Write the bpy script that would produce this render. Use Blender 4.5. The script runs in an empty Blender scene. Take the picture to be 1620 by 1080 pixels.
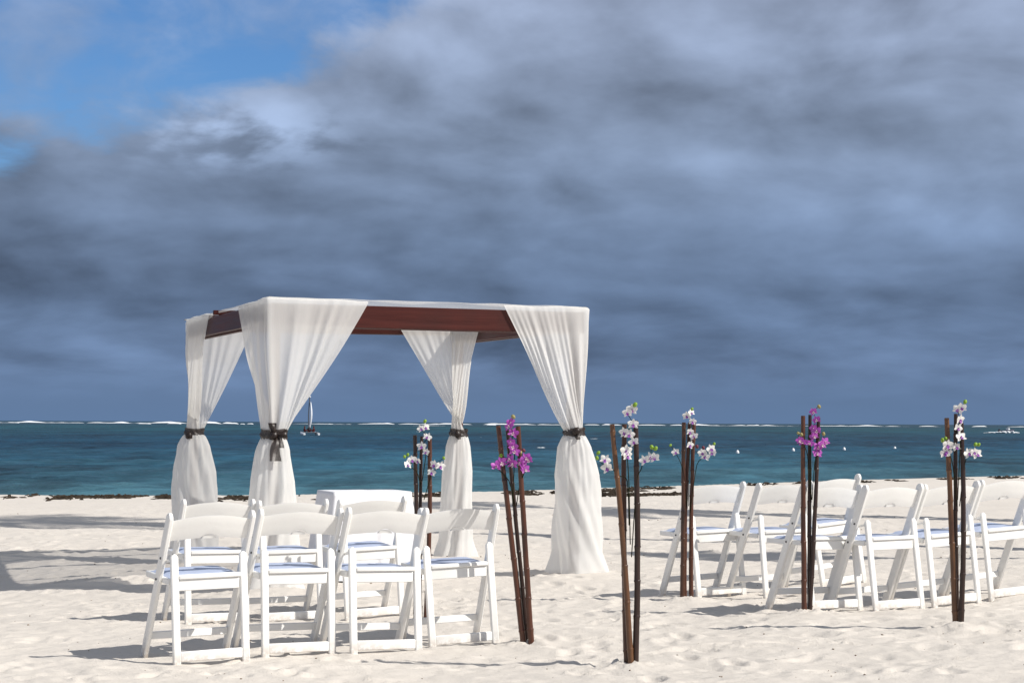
import bpy, math, random
import numpy as np
from mathutils import Matrix, Vector, Euler

random.seed(7)
rng = np.random.default_rng(11)
R = math.radians
PI = math.pi
sc = bpy.context.scene
col = sc.collection

# ------------------------------------------------------------------ camera
CAM_Z = 1.30
cam_d = bpy.data.cameras.new('camera')
cam = bpy.data.objects.new('camera', cam_d)
col.objects.link(cam)
cam_d.sensor_width = 36.0
cam_d.lens = 3000.0 / 1620.0 * 36.0
cam_d.clip_start = 0.1
cam_d.clip_end = 60000.0
cam.matrix_world = (Matrix.Translation((0, 0, CAM_Z)) @ Matrix.Rotation(R(92.45), 4, 'X')
                    @ Matrix.Rotation(R(0.245), 4, 'Z'))
sc.camera = cam

# ------------------------------------------------------------------ view
sc.view_settings.view_transform = 'Standard'
sc.view_settings.look = 'None'
sc.view_settings.gamma = 1.0
sc.view_settings.use_curve_mapping = False
sc.view_settings.exposure = 0.0
sc.cycles.max_bounces = 8
sc.cycles.transparent_max_bounces = 12

# ------------------------------------------------------------------ sun and sky
SUN_EL = R(42.0)
SUN_AZ = R(113.0)         # clockwise from +Y (the view direction), towards +X
sun_dir = Vector((math.sin(SUN_AZ) * math.cos(SUN_EL), math.cos(SUN_AZ) * math.cos(SUN_EL), math.sin(SUN_EL)))
sl = bpy.data.lights.new('sun', 'SUN')
sl.energy = 5.0
sl.angle = R(0.53)
sl.color = (1.0, 0.955, 0.89)
so = bpy.data.objects.new('sun', sl)
col.objects.link(so)
so.rotation_euler = sun_dir.to_track_quat('Z', 'Y').to_euler()
so.location = (20, -10, 30)


class NT:
    """small helper to write node trees"""
    def __init__(self, tree):
        self.t = tree
        self.n = tree.nodes
        self.l = tree.links

    def new(self, typ, **kw):
        nd = self.n.new(typ)
        for k, v in kw.items():
            setattr(nd, k, v)
        return nd

    def put(self, sock, v):
        if isinstance(v, bpy.types.NodeSocket):
            self.l.new(v, sock)
        elif isinstance(v, (tuple, list)):
            sock.default_value = tuple(v) if len(v) == len(sock.default_value) else tuple(v) + (1.0,)
        else:
            sock.default_value = v

    def math(self, op, a, b=0.0, c=0.0, clamp=False):
        nd = self.new('ShaderNodeMath', operation=op, use_clamp=clamp)
        self.put(nd.inputs[0], a)
        self.put(nd.inputs[1], b)
        self.put(nd.inputs[2], c)
        return nd.outputs[0]

    def vmath(self, op, a, b=(0, 0, 0)):
        nd = self.new('ShaderNodeVectorMath', operation=op)
        self.put(nd.inputs[0], a)
        self.put(nd.inputs[1], b)
        return nd.outputs[0]

    def mix(self, f, a, b, blend='MIX'):
        nd = self.new('ShaderNodeMix', data_type='RGBA', blend_type=blend)
        self.put(nd.inputs[0], f)
        self.put(nd.inputs[6], a)
        self.put(nd.inputs[7], b)
        return nd.outputs[2]

    def noise(self, vec, scale=1.0, detail=4.0, rough=0.5, dist=0.0, lac=2.0):
        nd = self.new('ShaderNodeTexNoise')
        self.put(nd.inputs['Vector'], vec)
        self.put(nd.inputs['Scale'], scale)
        self.put(nd.inputs['Detail'], detail)
        self.put(nd.inputs['Roughness'], rough)
        self.put(nd.inputs['Distortion'], dist)
        self.put(nd.inputs['Lacunarity'], lac)
        return nd.outputs[0]

    def ramp(self, f, stops, interp='LINEAR'):
        nd = self.new('ShaderNodeValToRGB')
        cr = nd.color_ramp
        cr.interpolation = interp
        while len(cr.elements) < len(stops):
            cr.elements.new(0.5)
        for e, (p, c) in zip(cr.elements, stops):
            e.position = p
            e.color = tuple(c) + (1.0,) if len(c) == 3 else c
        self.put(nd.inputs[0], f)
        return nd.outputs[0]

    def smooth(self, x, lo, hi):
        nd = self.new('ShaderNodeMapRange', interpolation_type='SMOOTHSTEP')
        self.put(nd.inputs[0], x)
        self.put(nd.inputs[1], lo)
        self.put(nd.inputs[2], hi)
        return nd.outputs[0]

    def mapping(self, vec, loc=(0, 0, 0), rot=(0, 0, 0), scale=(1, 1, 1)):
        nd = self.new('ShaderNodeMapping')
        self.put(nd.inputs[0], vec)
        self.put(nd.inputs[1], loc)
        self.put(nd.inputs[2], rot)
        self.put(nd.inputs[3], scale)
        return nd.outputs[0]


def lin(r, g, b):
    f = lambda c: (c / 255 / 12.92) if c / 255 <= 0.04045 else ((c / 255 + 0.055) / 1.055) ** 2.4
    return (f(r), f(g), f(b))


world = bpy.data.worlds.new('World')
sc.world = world
world.use_nodes = True
w = NT(world.node_tree)
w.n.clear()
BG = 0.1
sky = w.new('ShaderNodeTexSky', sky_type='NISHITA', sun_disc=False)
sky.sun_elevation = SUN_EL
sky.sun_rotation = SUN_AZ
sky.air_density = 1.0
sky.dust_density = 0.4
sky.ozone_density = 2.0
gen = w.new('ShaderNodeTexCoord').outputs['Generated']
sep = w.new('ShaderNodeSeparateXYZ')
w.put(sep.inputs[0], gen)
dx, dy, dz = sep.outputs
zc = w.math('MAXIMUM', dz, 0.0)
hl = w.math('DIVIDE', 1.0, w.math('SQRT', w.math('ADD', w.math('ADD', w.math('MULTIPLY', dx, dx), w.math('MULTIPLY', dy, dy)), 1e-6)))
vz = w.math('ADD', w.math('LOGARITHM', w.math('ADD', zc, 0.05), math.e), w.math('MULTIPLY', zc, 4.0))
comb = w.new('ShaderNodeCombineXYZ')
w.put(comb.inputs[0], w.math('MULTIPLY', dx, hl))
w.put(comb.inputs[1], w.math('MULTIPLY', dy, hl))
w.put(comb.inputs[2], vz)
q = comb.outputs[0]
# cloud bodies, and the same bodies looked up a little towards the sun for relief
def cl(loc, sca, det, rough, dist):
    return w.noise(w.mapping(q, loc, (0, 0, 0), sca), 1.0, det, rough, dist)
S1, S2, S3 = (4.4, 4.4, 1.05), (10, 10, 2.3), (21, 21, 4.6)
n_a = cl((3.1, 0.4, 1.0), S1, 8.0, 0.47, 0.2)
n_b = cl((3.24, 0.4, 1.10), S1, 8.0, 0.47, 0.2)
n_m1 = cl((2.2, 1.2, 4.0), S2, 7.0, 0.48, 0.25)
n_m2 = cl((2.34, 1.2, 4.15), S2, 7.0, 0.48, 0.25)
n_big = cl((2.6, 8.8, 6.1), (2.1, 2.1, 0.9), 3.0, 0.5, 0.2)
n_fine = cl((1.2, 5.2, 2.0), S3, 6.0, 0.6, 0.4)
relief = w.math('SUBTRACT', n_a, n_b)
relief2 = w.math('SUBTRACT', n_m1, n_m2)
# break in the cloud, upper left
ha = w.math('DIVIDE', w.math('ADD', w.math('ADD', dx, 0.26), w.math('MULTIPLY', w.math('SUBTRACT', dz, 0.19), -1.1)), 0.196)
hb = w.math('DIVIDE', w.math('SUBTRACT', dz, 0.245), 0.124)
hr = w.math('SQRT', w.math('ADD', w.math('MULTIPLY', ha, ha), w.math('MULTIPLY', hb, hb)))
hr = w.math('ADD', hr, w.math('MULTIPLY', w.math('SUBTRACT', n_a, 0.5), 0.9))
hr = w.math('ADD', hr, w.math('MULTIPLY', w.math('SUBTRACT', n_m1, 0.5), 0.9))
hr = w.math('ADD', hr, w.math('MULTIPLY', w.math('SUBTRACT', n_fine, 0.5), 0.35))
cover_hole = w.smooth(hr, 0.80, 1.04)
# other breaks high up, as the noise makes them
cov_noise = w.smooth(w.math('ADD', n_big, w.math('MULTIPLY', w.math('SUBTRACT', n_a, 0.5), 0.6)), 0.26, 0.40)
cover = w.math('MULTIPLY', cover_hole, w.math('MAXIMUM', cov_noise, w.smooth(zc, 0.32, 0.20)))
wisp = w.math('ADD', w.math('MULTIPLY', n_m1, 0.7), w.math('MULTIPLY', n_fine, 0.3))
wisp = w.math('MULTIPLY', w.smooth(wisp, 0.45, 0.66), 0.55)
cover = w.math('MAXIMUM', cover, wisp)
tone = w.ramp(zc, [(0.0, lin(99, 125, 161)), (0.03, lin(102, 124, 157)), (0.062, lin(98, 118, 148)),
                   (0.10, lin(110, 129, 158)), (0.15, lin(130, 147, 174)), (0.24, lin(155, 169, 196)),
                   (0.6, lin(154, 161, 174)), (1.0, lin(150, 156, 167))])
k = w.math('ADD', 1.0, w.math('MULTIPLY', w.math('SUBTRACT', n_big, 0.5), 1.25))
k = w.math('ADD', k, w.math('MULTIPLY', w.math('SUBTRACT', n_a, 0.5), -0.70))
k = w.math('ADD', k, w.math('MULTIPLY', relief, 2.2))
k = w.math('ADD', k, w.math('MULTIPLY', relief2, 1.5))
k = w.math('ADD', k, w.math('MULTIPLY', w.math('SUBTRACT', n_fine, 0.5), 0.20))
# sunlit flank of the cloud below the break
rx = w.math('DIVIDE', w.math('ADD', dx, 0.145), 0.085)
rz_ = w.math('DIVIDE', w.math('SUBTRACT', dz, 0.150), 0.026)
rim = w.math('SUBTRACT', 1.0, w.math('SQRT', w.math('ADD', w.math('MULTIPLY', rx, rx), w.math('MULTIPLY', rz_, rz_))), clamp=True)
rim = w.math('MULTIPLY', w.smooth(rim, 0.0, 0.9), w.smooth(w.math('ADD', n_m1, w.math('MULTIPLY', relief2, 2.0)), 0.30, 0.60))
k = w.math('ADD', k, w.math('MULTIPLY', rim, 0.95))
# the far strip over the horizon is even
hz = w.smooth(zc, 0.006, 0.034)
k = w.math('ADD', w.math('MULTIPLY', w.math('SUBTRACT', k, 1.0), w.math('ADD', 0.05, w.math('MULTIPLY', hz, 0.95))), 1.0)
k = w.math('MAXIMUM', k, 0.5)
kk = w.new('ShaderNodeCombineXYZ')
for i in range(3):
    w.put(kk.inputs[i], k)
cloud = w.mix(1.0, tone, kk.outputs[0], 'MULTIPLY')
cloud10 = w.mix(1.0, cloud, (1.0 / BG, 1.0 / BG, 1.0 / BG), 'MULTIPLY')
blue = w.mix(1.0, sky.outputs[0], (0.50, 0.78, 1.12), 'MULTIPLY')
bgcol = w.mix(cover, blue, cloud10)
bgn = w.new('ShaderNodeBackground')
w.put(bgn.inputs[0], bgcol)
bgn.inputs[1].default_value = BG
wo = w.new('ShaderNodeOutputWorld')
w.l.new(bgn.outputs[0], wo.inputs[0])


# ------------------------------------------------------------------ helpers
def mat(name):
    m = bpy.data.materials.new(name)
    m.use_nodes = True
    t = NT(m.node_tree)
    t.n.clear()
    out = t.new('ShaderNodeOutputMaterial')
    return m, t, out


def simple(name, colr, rough=0.5, spec=0.5, var=0.0, scale=20.0, bump=0.0, coat=0.0):
    m, t, out = mat(name)
    b = t.new('ShaderNodeBsdfPrincipled')
    co = t.new('ShaderNodeTexCoord').outputs['Object']
    if var > 0:
        n = t.noise(co, scale, 5, 0.6)
        c2 = tuple(max(0, c * (1 - var)) for c in colr)
        c3 = tuple(min(1, c * (1 + var * 0.6)) for c in colr)
        t.put(b.inputs['Base Color'], t.mix(n, c2, c3))
    else:
        t.put(b.inputs['Base Color'], colr)
    if bump > 0:
        bp = t.new('ShaderNodeBump')
        bp.inputs['Strength'].default_value = bump
        bp.inputs['Distance'].default_value = 0.01
        t.put(bp.inputs['Height'], t.noise(co, scale * 3, 4, 0.6))
        t.put(b.inputs['Normal'], bp.outputs[0])
    b.inputs['Roughness'].default_value = rough
    b.inputs['Specular IOR Level'].default_value = spec
    b.inputs['Coat Weight'].default_value = coat
    t.l.new(b.outputs[0], out.inputs[0])
    return m


class MB:
    """collects faces, builds one mesh object"""
    def __init__(self):
        self.v = []
        self.f = []
        self.mi = []
        self.cur = 0

    def add(self, verts, faces):
        o = len(self.v)
        self.v += [tuple(p) for p in verts]
        self.f += [tuple(i + o for i in f) for f in faces]
        self.mi += [self.cur] * len(faces)

    def grid(self, P, close_u=False, close_v=False):
        """P[i][j] points"""
        n, m = len(P), len(P[0])
        vs = [p for row in P for p in row]
        fs = []
        for i in range(n if close_u else n - 1):
            for j in range(m if close_v else m - 1):
                a, b = i, (i + 1) % n
                c, d = j, (j + 1) % m
                fs.append((a * m + c, a * m + d, b * m + d, b * m + c))
        self.add(vs, fs)

    def box(self, c, s, ch=0.004, rot=None):
        """box with chamfered edges; c centre, s full size"""
        hx, hy, hz = s[0] / 2, s[1] / 2, s[2] / 2
        ch = min(ch, hx * .45, hy * .45, hz * .45)
        rings = []
        for z, inset in ((-hz, ch), (-hz + ch, 0), (hz - ch, 0), (hz, ch)):
            x, y = hx - inset, hy - inset
            e = ch
            rings.append([(x, -y + e, z), (x, y - e, z), (x - e, y, z), (-x + e, y, z),
                          (-x, y - e, z), (-x, -y + e, z), (-x + e, -y, z), (x - e, -y, z)])
        M = rot if rot is not None else Matrix.Identity(3)
        P = [[tuple(M @ Vector(p) + Vector(c)) for p in r] for r in rings]
        vs = [p for r in P for p in r]
        fs = [tuple(reversed(range(8))), tuple(range(24, 32))]
        for i in range(3):
            for j in range(8):
                fs.append((i * 8 + j, i * 8 + (j + 1) % 8, (i + 1) * 8 + (j + 1) % 8, (i + 1) * 8 + j))
        self.add(vs, fs)

    def bar(self, p0, p1, wide, thick, side=(1, 0, 0), ch=0.005, round0=False, round1=False, mid=None):
        """rectangular bar p0->p1; 'wide' along side x axis.. side gives the direction of thick"""
        p0, p1 = Vector(p0), Vector(p1)
        ax = (p1 - p0).normalized()
        sd = Vector(side)
        sd = (sd - ax * sd.dot(ax)).normalized()
        up = ax.cross(sd)
        L = (p1 - p0).length
        a, b = thick / 2, wide / 2

        def ring(t, sc_w, ins):
            x, y = a - ins, max(b * sc_w - ins, 0.001)
            e = min(ch, x * .45, y * .45)
            pts = [(x, -y + e), (x, y - e), (x - e, y), (-x + e, y), (-x, y - e), (-x, -y + e), (-x + e, -y), (x - e, -y)]
            return [tuple(p0 + ax * t + sd * u + up * v) for u, v in pts]
        rs = []
        if round0:
            for kx in range(4):
                an = PI / 2 * kx / 4
                rs.append(ring(b * (1 - math.sin(an)) if False else b * (1 - math.sin(an)) * 0 + b * (1 - math.cos(PI / 2 - an)) , math.sin(an) * .98 + .02, ch * (1 - an / (PI / 2))))
        else:
            rs.append(ring(0, 1, ch * .7))
            rs.append(ring(ch, 1, 0))
        if round1:
            for kx in range(6):
                an = PI / 2 * kx / 5
                rs.append(ring(L - b * (1 - math.sin(an)), math.cos(an) * .92 + .08, ch * kx / 5))
        else:
            rs.append(ring(L - ch, 1, 0))
            rs.append(ring(L, 1, ch * .7))
        n = len(rs)
        vs = [p for r in rs for p in r]
        fs = [tuple(reversed(range(8))), tuple(range((n - 1) * 8, n * 8))]
        for i in range(n - 1):
            for j in range(8):
                fs.append((i * 8 + j, i * 8 + (j + 1) % 8, (i + 1) * 8 + (j + 1) % 8, (i + 1) * 8 + j))
        self.add(vs, fs)

    def tube(self, pts, rad, seg=8, cap=True):
        pts = [Vector(p) for p in pts]
        if not isinstance(rad, (list, tuple)):
            rad = [rad] * len(pts)
        rows = []
        ref = None
        for i, p in enumerate(pts):
            a = pts[max(i - 1, 0)]
            b = pts[min(i + 1, len(pts) - 1)]
            t = (b - a).normalized()
            if ref is None:
                ref = Vector((1, 0, 0)) if abs(t.x) < .9 else Vector((0, 1, 0))
            u = (ref - t * ref.dot(t)).normalized()
            v = t.cross(u)
            ref = u
            rows.append([tuple(p + (u * math.cos(2 * PI * j / seg) + v * math.sin(2 * PI * j / seg)) * rad[i]) for j in range(seg)])
        n = len(rows)
        vs = [p for r in rows for p in r]
        fs = []
        for i in range(n - 1):
            for j in range(seg):
                fs.append((i * seg + j, i * seg + (j + 1) % seg, (i + 1) * seg + (j + 1) % seg, (i + 1) * seg + j))
        if cap:
            fs.append(tuple(reversed(range(seg))))
            fs.append(tuple(range((n - 1) * seg, n * seg)))
        self.add(vs, fs)

    def ball(self, c, r, seg=8, rings=6, M=None, jit=0.0):
        c = Vector(c)
        if not isinstance(r, (tuple, list)):
            r = (r, r, r)
        vs = []
        fs = []

        def put(p):
            p = Vector(p)
            if jit:
                p *= 1 + random.uniform(-jit, jit)
            p = Vector((p.x * r[0], p.y * r[1], p.z * r[2]))
            if M is not None:
                p = M @ p
            vs.append(tuple(c + p))
        put((0, 0, -1))
        for i in range(1, rings):
            th = PI * i / rings
            for j in range(seg):
                ph = 2 * PI * j / seg
                put((math.sin(th) * math.cos(ph), math.sin(th) * math.sin(ph), -math.cos(th)))
        put((0, 0, 1))
        for j in range(seg):
            fs.append((0, 1 + (j + 1) % seg, 1 + j))
            e = 1 + (rings - 2) * seg
            fs.append((len(vs) - 1, e + j, e + (j + 1) % seg))
        for i in range(rings - 2):
            for j in range(seg):
                a = 1 + i * seg
                fs.append((a + j, a + (j + 1) % seg, a + seg + (j + 1) % seg, a + seg + j))
        self.add(vs, fs)

    def mesh(self, name, mats, smooth=False):
        me = bpy.data.meshes.new(name)
        me.from_pydata(self.v, [], self.f)
        if not isinstance(mats, (list, tuple)):
            mats = [mats]
        for m in mats:
            me.materials.append(m)
        if len(mats) > 1:
            me.polygons.foreach_set('material_index', self.mi)
        if smooth:
            me.polygons.foreach_set('use_smooth', [True] * len(me.polygons))
            if smooth != 'all':
                try:
                    me.set_sharp_from_angle(angle=R(smooth if isinstance(smooth, (int, float)) and smooth > 1 else 40))
                except Exception:
                    pass
        me.update()
        return me

    def build(self, name, mats, parent=None, smooth=False):
        return link(name, self.mesh(name, mats, smooth), parent)


def link(name, me, parent=None):
    o = bpy.data.objects.new(name, me)
    col.objects.link(o)
    if parent is not None:
        o.parent = parent
    return o


def tag(o, label=None, cat=None, group=None, kind=None):
    if label:
        o['label'] = label
    if cat:
        o['category'] = cat
    if group:
        o['group'] = group
    if kind:
        o['kind'] = kind
    return o


def empty(name, loc=(0, 0, 0), rz=0.0):
    o = bpy.data.objects.new(name, None)
    o.empty_display_size = 0.1
    col.objects.link(o)
    o.location = loc
    o.rotation_euler = (0, 0, rz)
    return o


def copy_tree(o, parent=None):
    c = o.copy()
    col.objects.link(c)
    c.parent = parent
    for ch in list(o.children):
        copy_tree(ch, c)
    return c


# ---- numpy gradient noise
_perm = rng.permutation(256)
_perm = np.concatenate([_perm, _perm, _perm])
_ga = rng.uniform(0, 2 * PI, 256)
_gx, _gy = np.cos(_ga), np.sin(_ga)


def pn(x, y):
    x = np.asarray(x, float)
    y = np.asarray(y, float)
    xi = np.floor(x).astype(int)
    yi = np.floor(y).astype(int)
    xf, yf = x - xi, y - yi
    u = xf * xf * xf * (xf * (xf * 6 - 15) + 10)
    v = yf * yf * yf * (yf * (yf * 6 - 15) + 10)

    def g(ix, iy, fx, fy):
        h = _perm[_perm[ix & 255] + (iy & 255)]
        return _gx[h] * fx + _gy[h] * fy
    a = g(xi, yi, xf, yf)
    b = g(xi + 1, yi, xf - 1, yf)
    c = g(xi, yi + 1, xf, yf - 1)
    d = g(xi + 1, yi + 1, xf - 1, yf - 1)
    return ((a * (1 - u) + b * u) * (1 - v) + (c * (1 - u) + d * u) * v) * 1.5


def fbm(x, y, oct=4, lac=2.03, gain=0.5):
    s = 0
    a = 1.0
    for i in range(oct):
        s = s + a * pn(x + 17.3 * i, y - 9.1 * i)
        x = x * lac
        y = y * lac
        a *= gain
    return s


# ------------------------------------------------------------------ sand
WATER_Z = -0.45
CX = np.array([-400, -60, -20, -8.75, -4.4, 0.0, 1.9, 6.0, 13.0, 40, 120, 600.])
CY = np.array([60, 36, 33.0, 32.6, 32.8, 35.4, 37.4, 41.8, 48.0, 66, 105, 240.])

BAMBOO = [(-0.60, 12.45), (0.104, 11.12), (0.633, 10.0), (1.228, 13.35), (1.915, 12.30), (2.61, 11.14)]
CORN = dict(FL=(-1.86, 14.85), FR=(0.523, 15.9), BL=(-3.0, 17.95), BR=(-0.52, 18.6))


def crest(x):
    return np.interp(x, CX, CY)


def base_h(x, y):
    x = np.asarray(x, float)
    y = np.asarray(y, float)
    s = y - crest(x) + 0.5 * pn(x * .35, y * 0 + 3.3) + .22 * pn(x * 1.3, y * 0 + 8.1)
    z = 0.022 * fbm(x * .28 + 4, y * .33, 2)
    fall = np.where(s > 0, -0.012 * s - 0.12 * np.maximum(s - 1.0, 0), 0)
    fall = np.maximum(fall, -2.5)
    z = z * np.clip((1.0 - s) / 3, 0, 1) + fall
    # lumpier ground round the gazebo and beside it
    mound = np.exp(-((x + 3.2) / 1.0) ** 2 - ((y - 15.9) / 0.55) ** 2) * .07
    mound += np.exp(-((x + 1.65) / .45) ** 2 - ((y - 14.35) / 0.25) ** 2) * .05
    mound -= np.exp(-((x + 1.6) / 1.0) ** 2 - ((y - 12.95) / 0.7) ** 2) * .055
    mound += np.exp(-((x - .55) / .5) ** 2 - ((y - 15.75) / 0.4) ** 2) * .03
    # the beach rises gently to the right of the aisle and dips on the left
    fade = np.clip((20 - y) / 5, 0, 1)
    fade = fade * fade * (3 - 2 * fade)
    rise = .033 * np.clip(x + .5, 0, 7) * fade
    dip = -.062 * np.clip(-x - 2.0, 0, 6) * fade * np.clip((y - 11.5) / 2.5, 0, 1)
    return z + mound + rise + dip


def sand_h(x, y):
    z = base_h(x, y)
    near = np.clip((crest(x) - y) / 6, 0.15, 1)
    z = z + .016 * near * fbm(x * 1.3, y * 1.3 + 31, 2)
    z = z + .009 * near * np.abs(pn(x * 3.1 + 7, y * 3.1)) - .003
    z = z + .0055 * fbm(x * 7.5 + 3, y * 7.5 + 9, 4, 2.1, .62)
    for bx, by in BAMBOO:
        z = z + (.034 + .02 * fbm(x * 17, y * 17, 3)) * np.exp(-((x - bx) ** 2 + (y - by + .03) ** 2) / .13 ** 2)
    return z


def graded(lo, hi, a, b, step, grow):
    mid = list(np.arange(a, b + 1e-6, step))
    s = step
    v = mid[-1]
    right = []
    while v < hi:
        s *= grow
        v += s
        right.append(v)
    s = step
    v = mid[0]
    left = []
    while v > lo:
        s *= grow
        v -= s
        left.append(v)
    return np.array(left[::-1] + mid + right)


gx = graded(-600, 900, -5.4, 5.4, 0.021, 1.055)
gy_near = graded(-80, 9.0, 8.6, 9.0, 0.022, 1.25)
gy_near = gy_near[gy_near <= 9.0]
ys = [9.0]
while ys[-1] < 62:
    d = ys[-1]
    ys.append(d + max(0.018, 0.018 * (d / 10.5) ** 1.6))
v, s = ys[-1], 0.6
while v < 420:
    s *= 1.2
    v += s
    ys.append(v)
gy = np.concatenate([gy_near, np.array(ys[1:])])
GX, GY = np.meshgrid(gx, gy)
Z = sand_h(GX, GY)


# footprints: soft pits with a pushed-up rim, written into local windows of the grid
def stamp(cx, cy, ang, L, W, depth, rim):
    r = max(L, W) * 2.2
    i0, i1 = np.searchsorted(gy, [cy - r, cy + r])
    j0, j1 = np.searchsorted(gx, [cx - r, cx + r])
    if i1 - i0 < 2 or j1 - j0 < 2:
        return
    X = GX[i0:i1, j0:j1] - cx
    Y = GY[i0:i1, j0:j1] - cy
    c, s_ = math.cos(ang), math.sin(ang)
    u = (X * c + Y * s_) / L
    v_ = (-X * s_ + Y * c) / W
    rr = np.sqrt(u * u + v_ * v_) * (1 + .25 * pn(X * 9 + cx * 5, Y * 9 + cy * 3))
    pit = -depth * np.exp(-(rr / .75) ** 4) + rim * np.exp(-((rr - 1.15) / .33) ** 2)
    Z[i0:i1, j0:j1] += pit


def free_spot(x, y):
    for bx, by in BAMBOO:
        if (x - bx) ** 2 + (y - by) ** 2 < .04:
            return False
    return True


for _ in range(1500):
    y = rng.uniform(9.0, 24) if rng.random() < .8 else rng.uniform(20, 31)
    x = rng.uniform(-.34, .34) * y
    if not free_spot(x, y):
        continue
    sc_ = rng.uniform(.6, 1.05)
    stamp(x, y, rng.uniform(0, PI), .15 * sc_, .065 * sc_ * rng.uniform(.9, 1.5), rng.uniform(.003, .017), rng.uniform(.001, .007))
# trails of steps along the rows
for (x0, y0, x1, y1) in [(-3, 9.8, 3.5, 11.3), (.6, 9.4, -.9, 15), (1.1, 10, .2, 17), (-4.5, 13.2, 1.2, 13.6), (-5, 19, 4.5, 21), (1.2, 11.4, 4.2, 12.7)]:
    n = int(math.hypot(x1 - x0, y1 - y0) / .33)
    a = math.atan2(y1 - y0, x1 - x0)
    for i in range(n):
        t = i / n
        sd = .1 * (1 if i % 2 else -1)
        stamp(x0 + (x1 - x0) * t - math.sin(a) * sd + rng.normal(0, .03), y0 + (y1 - y0) * t + math.cos(a) * sd + rng.normal(0, .03),
              a + rng.normal(0, .15), .145, .062, rng.uniform(.010, .024), rng.uniform(.004, .010))
# crumbly kicked-up spots
for _ in range(85):
    y = rng.uniform(9.3, 20)
    x = rng.uniform(-.29, .29) * y
    for _k in range(rng.integers(6, 22)):
        stamp(x + rng.normal(0, .09), y + rng.normal(0, .08), rng.uniform(0, PI), rng.uniform(.014, .03), rng.uniform(.012, .022), -rng.uniform(.004, .017), 0.0)

for bx, by in BAMBOO:
    for _k in range(34):
        a = rng.uniform(0, 2 * PI)
        r_ = abs(rng.normal(.10, .07)) + .03
        stamp(bx + r_ * 1.5 * math.cos(a), by + r_ * math.sin(a), rng.uniform(0, PI), rng.uniform(.014, .035), rng.uniform(.012, .024), -rng.uniform(.003, .014), 0.0)
n_r, n_c = Z.shape
co = np.stack([GX.ravel(), GY.ravel(), Z.ravel()], 1)
ii = np.arange(n_r - 1)[:, None] * n_c + np.arange(n_c - 1)[None, :]
quads = np.stack([ii, ii + 1, ii + n_c + 1, ii + n_c], -1).reshape(-1, 4)
me = bpy.data.meshes.new('sand')
me.vertices.add(len(co))
me.vertices.foreach_set('co', co.ravel().astype(np.float32))
me.loops.add(quads.size)
me.loops.foreach_set('vertex_index', quads.ravel().astype(np.int32))
me.polygons.add(len(quads))
me.polygons.foreach_set('loop_start', np.arange(0, quads.size, 4, dtype=np.int32))
me.polygons.foreach_set('loop_total', np.full(len(quads), 4, dtype=np.int32))
me.polygons.foreach_set('use_smooth', np.ones(len(quads), dtype=bool))
me.update()
me.validate()

m, t, out = mat('sand')
co_ = t.new('ShaderNodeNewGeometry').outputs['Position']
b = t.new('ShaderNodeBsdfPrincipled')
n1 = t.noise(co_, 1.3, 5, .6)
n2 = t.noise(co_, 55, 4, .7)
n3 = t.noise(co_, 9, 5, .65)
c = t.mix(n1, (0.605, 0.56, 0.503), (0.67, 0.622, 0.563))
c = t.mix(t.math('MULTIPLY', t.smooth(n2, .52, .72), .30), c, (0.40, 0.35, 0.295))
c = t.mix(t.math('MULTIPLY', t.smooth(n3, .62, .78), .25), c, (0.45, 0.395, 0.335))
# wet band down the swash slope
sp = t.new('ShaderNodeSeparateXYZ')
t.put(sp.inputs[0], co_)
wet = t.smooth(sp.outputs[2], -.12, -.4)
c = t.mix(wet, c, (0.30, 0.255, 0.20))
t.put(b.inputs['Base Color'], c)
b.inputs['Roughness'].default_value = 0.95
b.inputs['Specular IOR Level'].default_value = 0.15
bp = t.new('ShaderNodeBump')
bp.inputs['Strength'].default_value = 0.5
bp.inputs['Distance'].default_value = 0.007
t.put(bp.inputs['Height'], t.math('ADD', t.noise(co_, 120, 3, .7), t.math('MULTIPLY', t.noise(co_, 30, 4, .65), 1.6)))
t.put(b.inputs['Normal'], bp.outputs[0])
t.l.new(b.outputs[0], out.inputs[0])
me.materials.append(m)
M_SAND = m
sand = link('sand', me)
tag(sand, 'pale trampled sand of the beach', None, None, 'structure')


def gz(x, y):
    """sand height under a point"""
    i = int(np.clip(np.searchsorted(gy, y), 1, n_r - 1))
    j = int(np.clip(np.searchsorted(gx, x), 1, n_c - 1))
    return float((Z[i, j] + Z[i - 1, j] + Z[i, j - 1] + Z[i - 1, j - 1]) / 4)


# ------------------------------------------------------------------ sea
m, t, out = mat('sea_water')
pos = t.new('ShaderNodeNewGeometry').outputs['Position']
sp = t.new('ShaderNodeSeparateXYZ')
t.put(sp.inputs[0], pos)
# distance from the shore gives the depth and so the colour
lg = t.math('LOGARITHM', t.math('MAXIMUM', t.math('SUBTRACT', sp.outputs[1], t.math('MULTIPLY', sp.outputs[0], .35)), 10.0), 10.0)
nn = t.noise(t.mapping(pos, (0, 0, 0), (0, 0, .1), (.012, .03, 1)), 1.0, 6, .6, .4)
nm = t.noise(t.mapping(pos, (4, 0, 0), (0, 0, .05), (.05, .16, 1)), 1.0, 6, .62, .3)
ns = t.noise(t.mapping(pos, (4, 7, 0), (0, 0, .05), (.30, .95, 1)), 1.0, 6, .65, .2)
lgn = t.math('ADD', lg, t.math('MULTIPLY', t.math('SUBTRACT', nn, .5), .42))
lgn = t.math('ADD', lgn, t.math('MULTIPLY', t.math('SUBTRACT', nm, .5), .34))
f = t.math('DIVIDE', t.math('SUBTRACT', lgn, 1.5), 1.6)
c = t.ramp(f, [(0.0, (0.092, 0.200, 0.232)), (0.10, (0.062, 0.160, 0.200)), (0.28, (0.024, 0.098, 0.150)),
               (0.42, (0.009, 0.056, 0.104)), (0.58, (0.008, 0.054, 0.090)), (0.78, (0.010, 0.078, 0.100)), (1.0, (0.010, 0.050, 0.075))])
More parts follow.
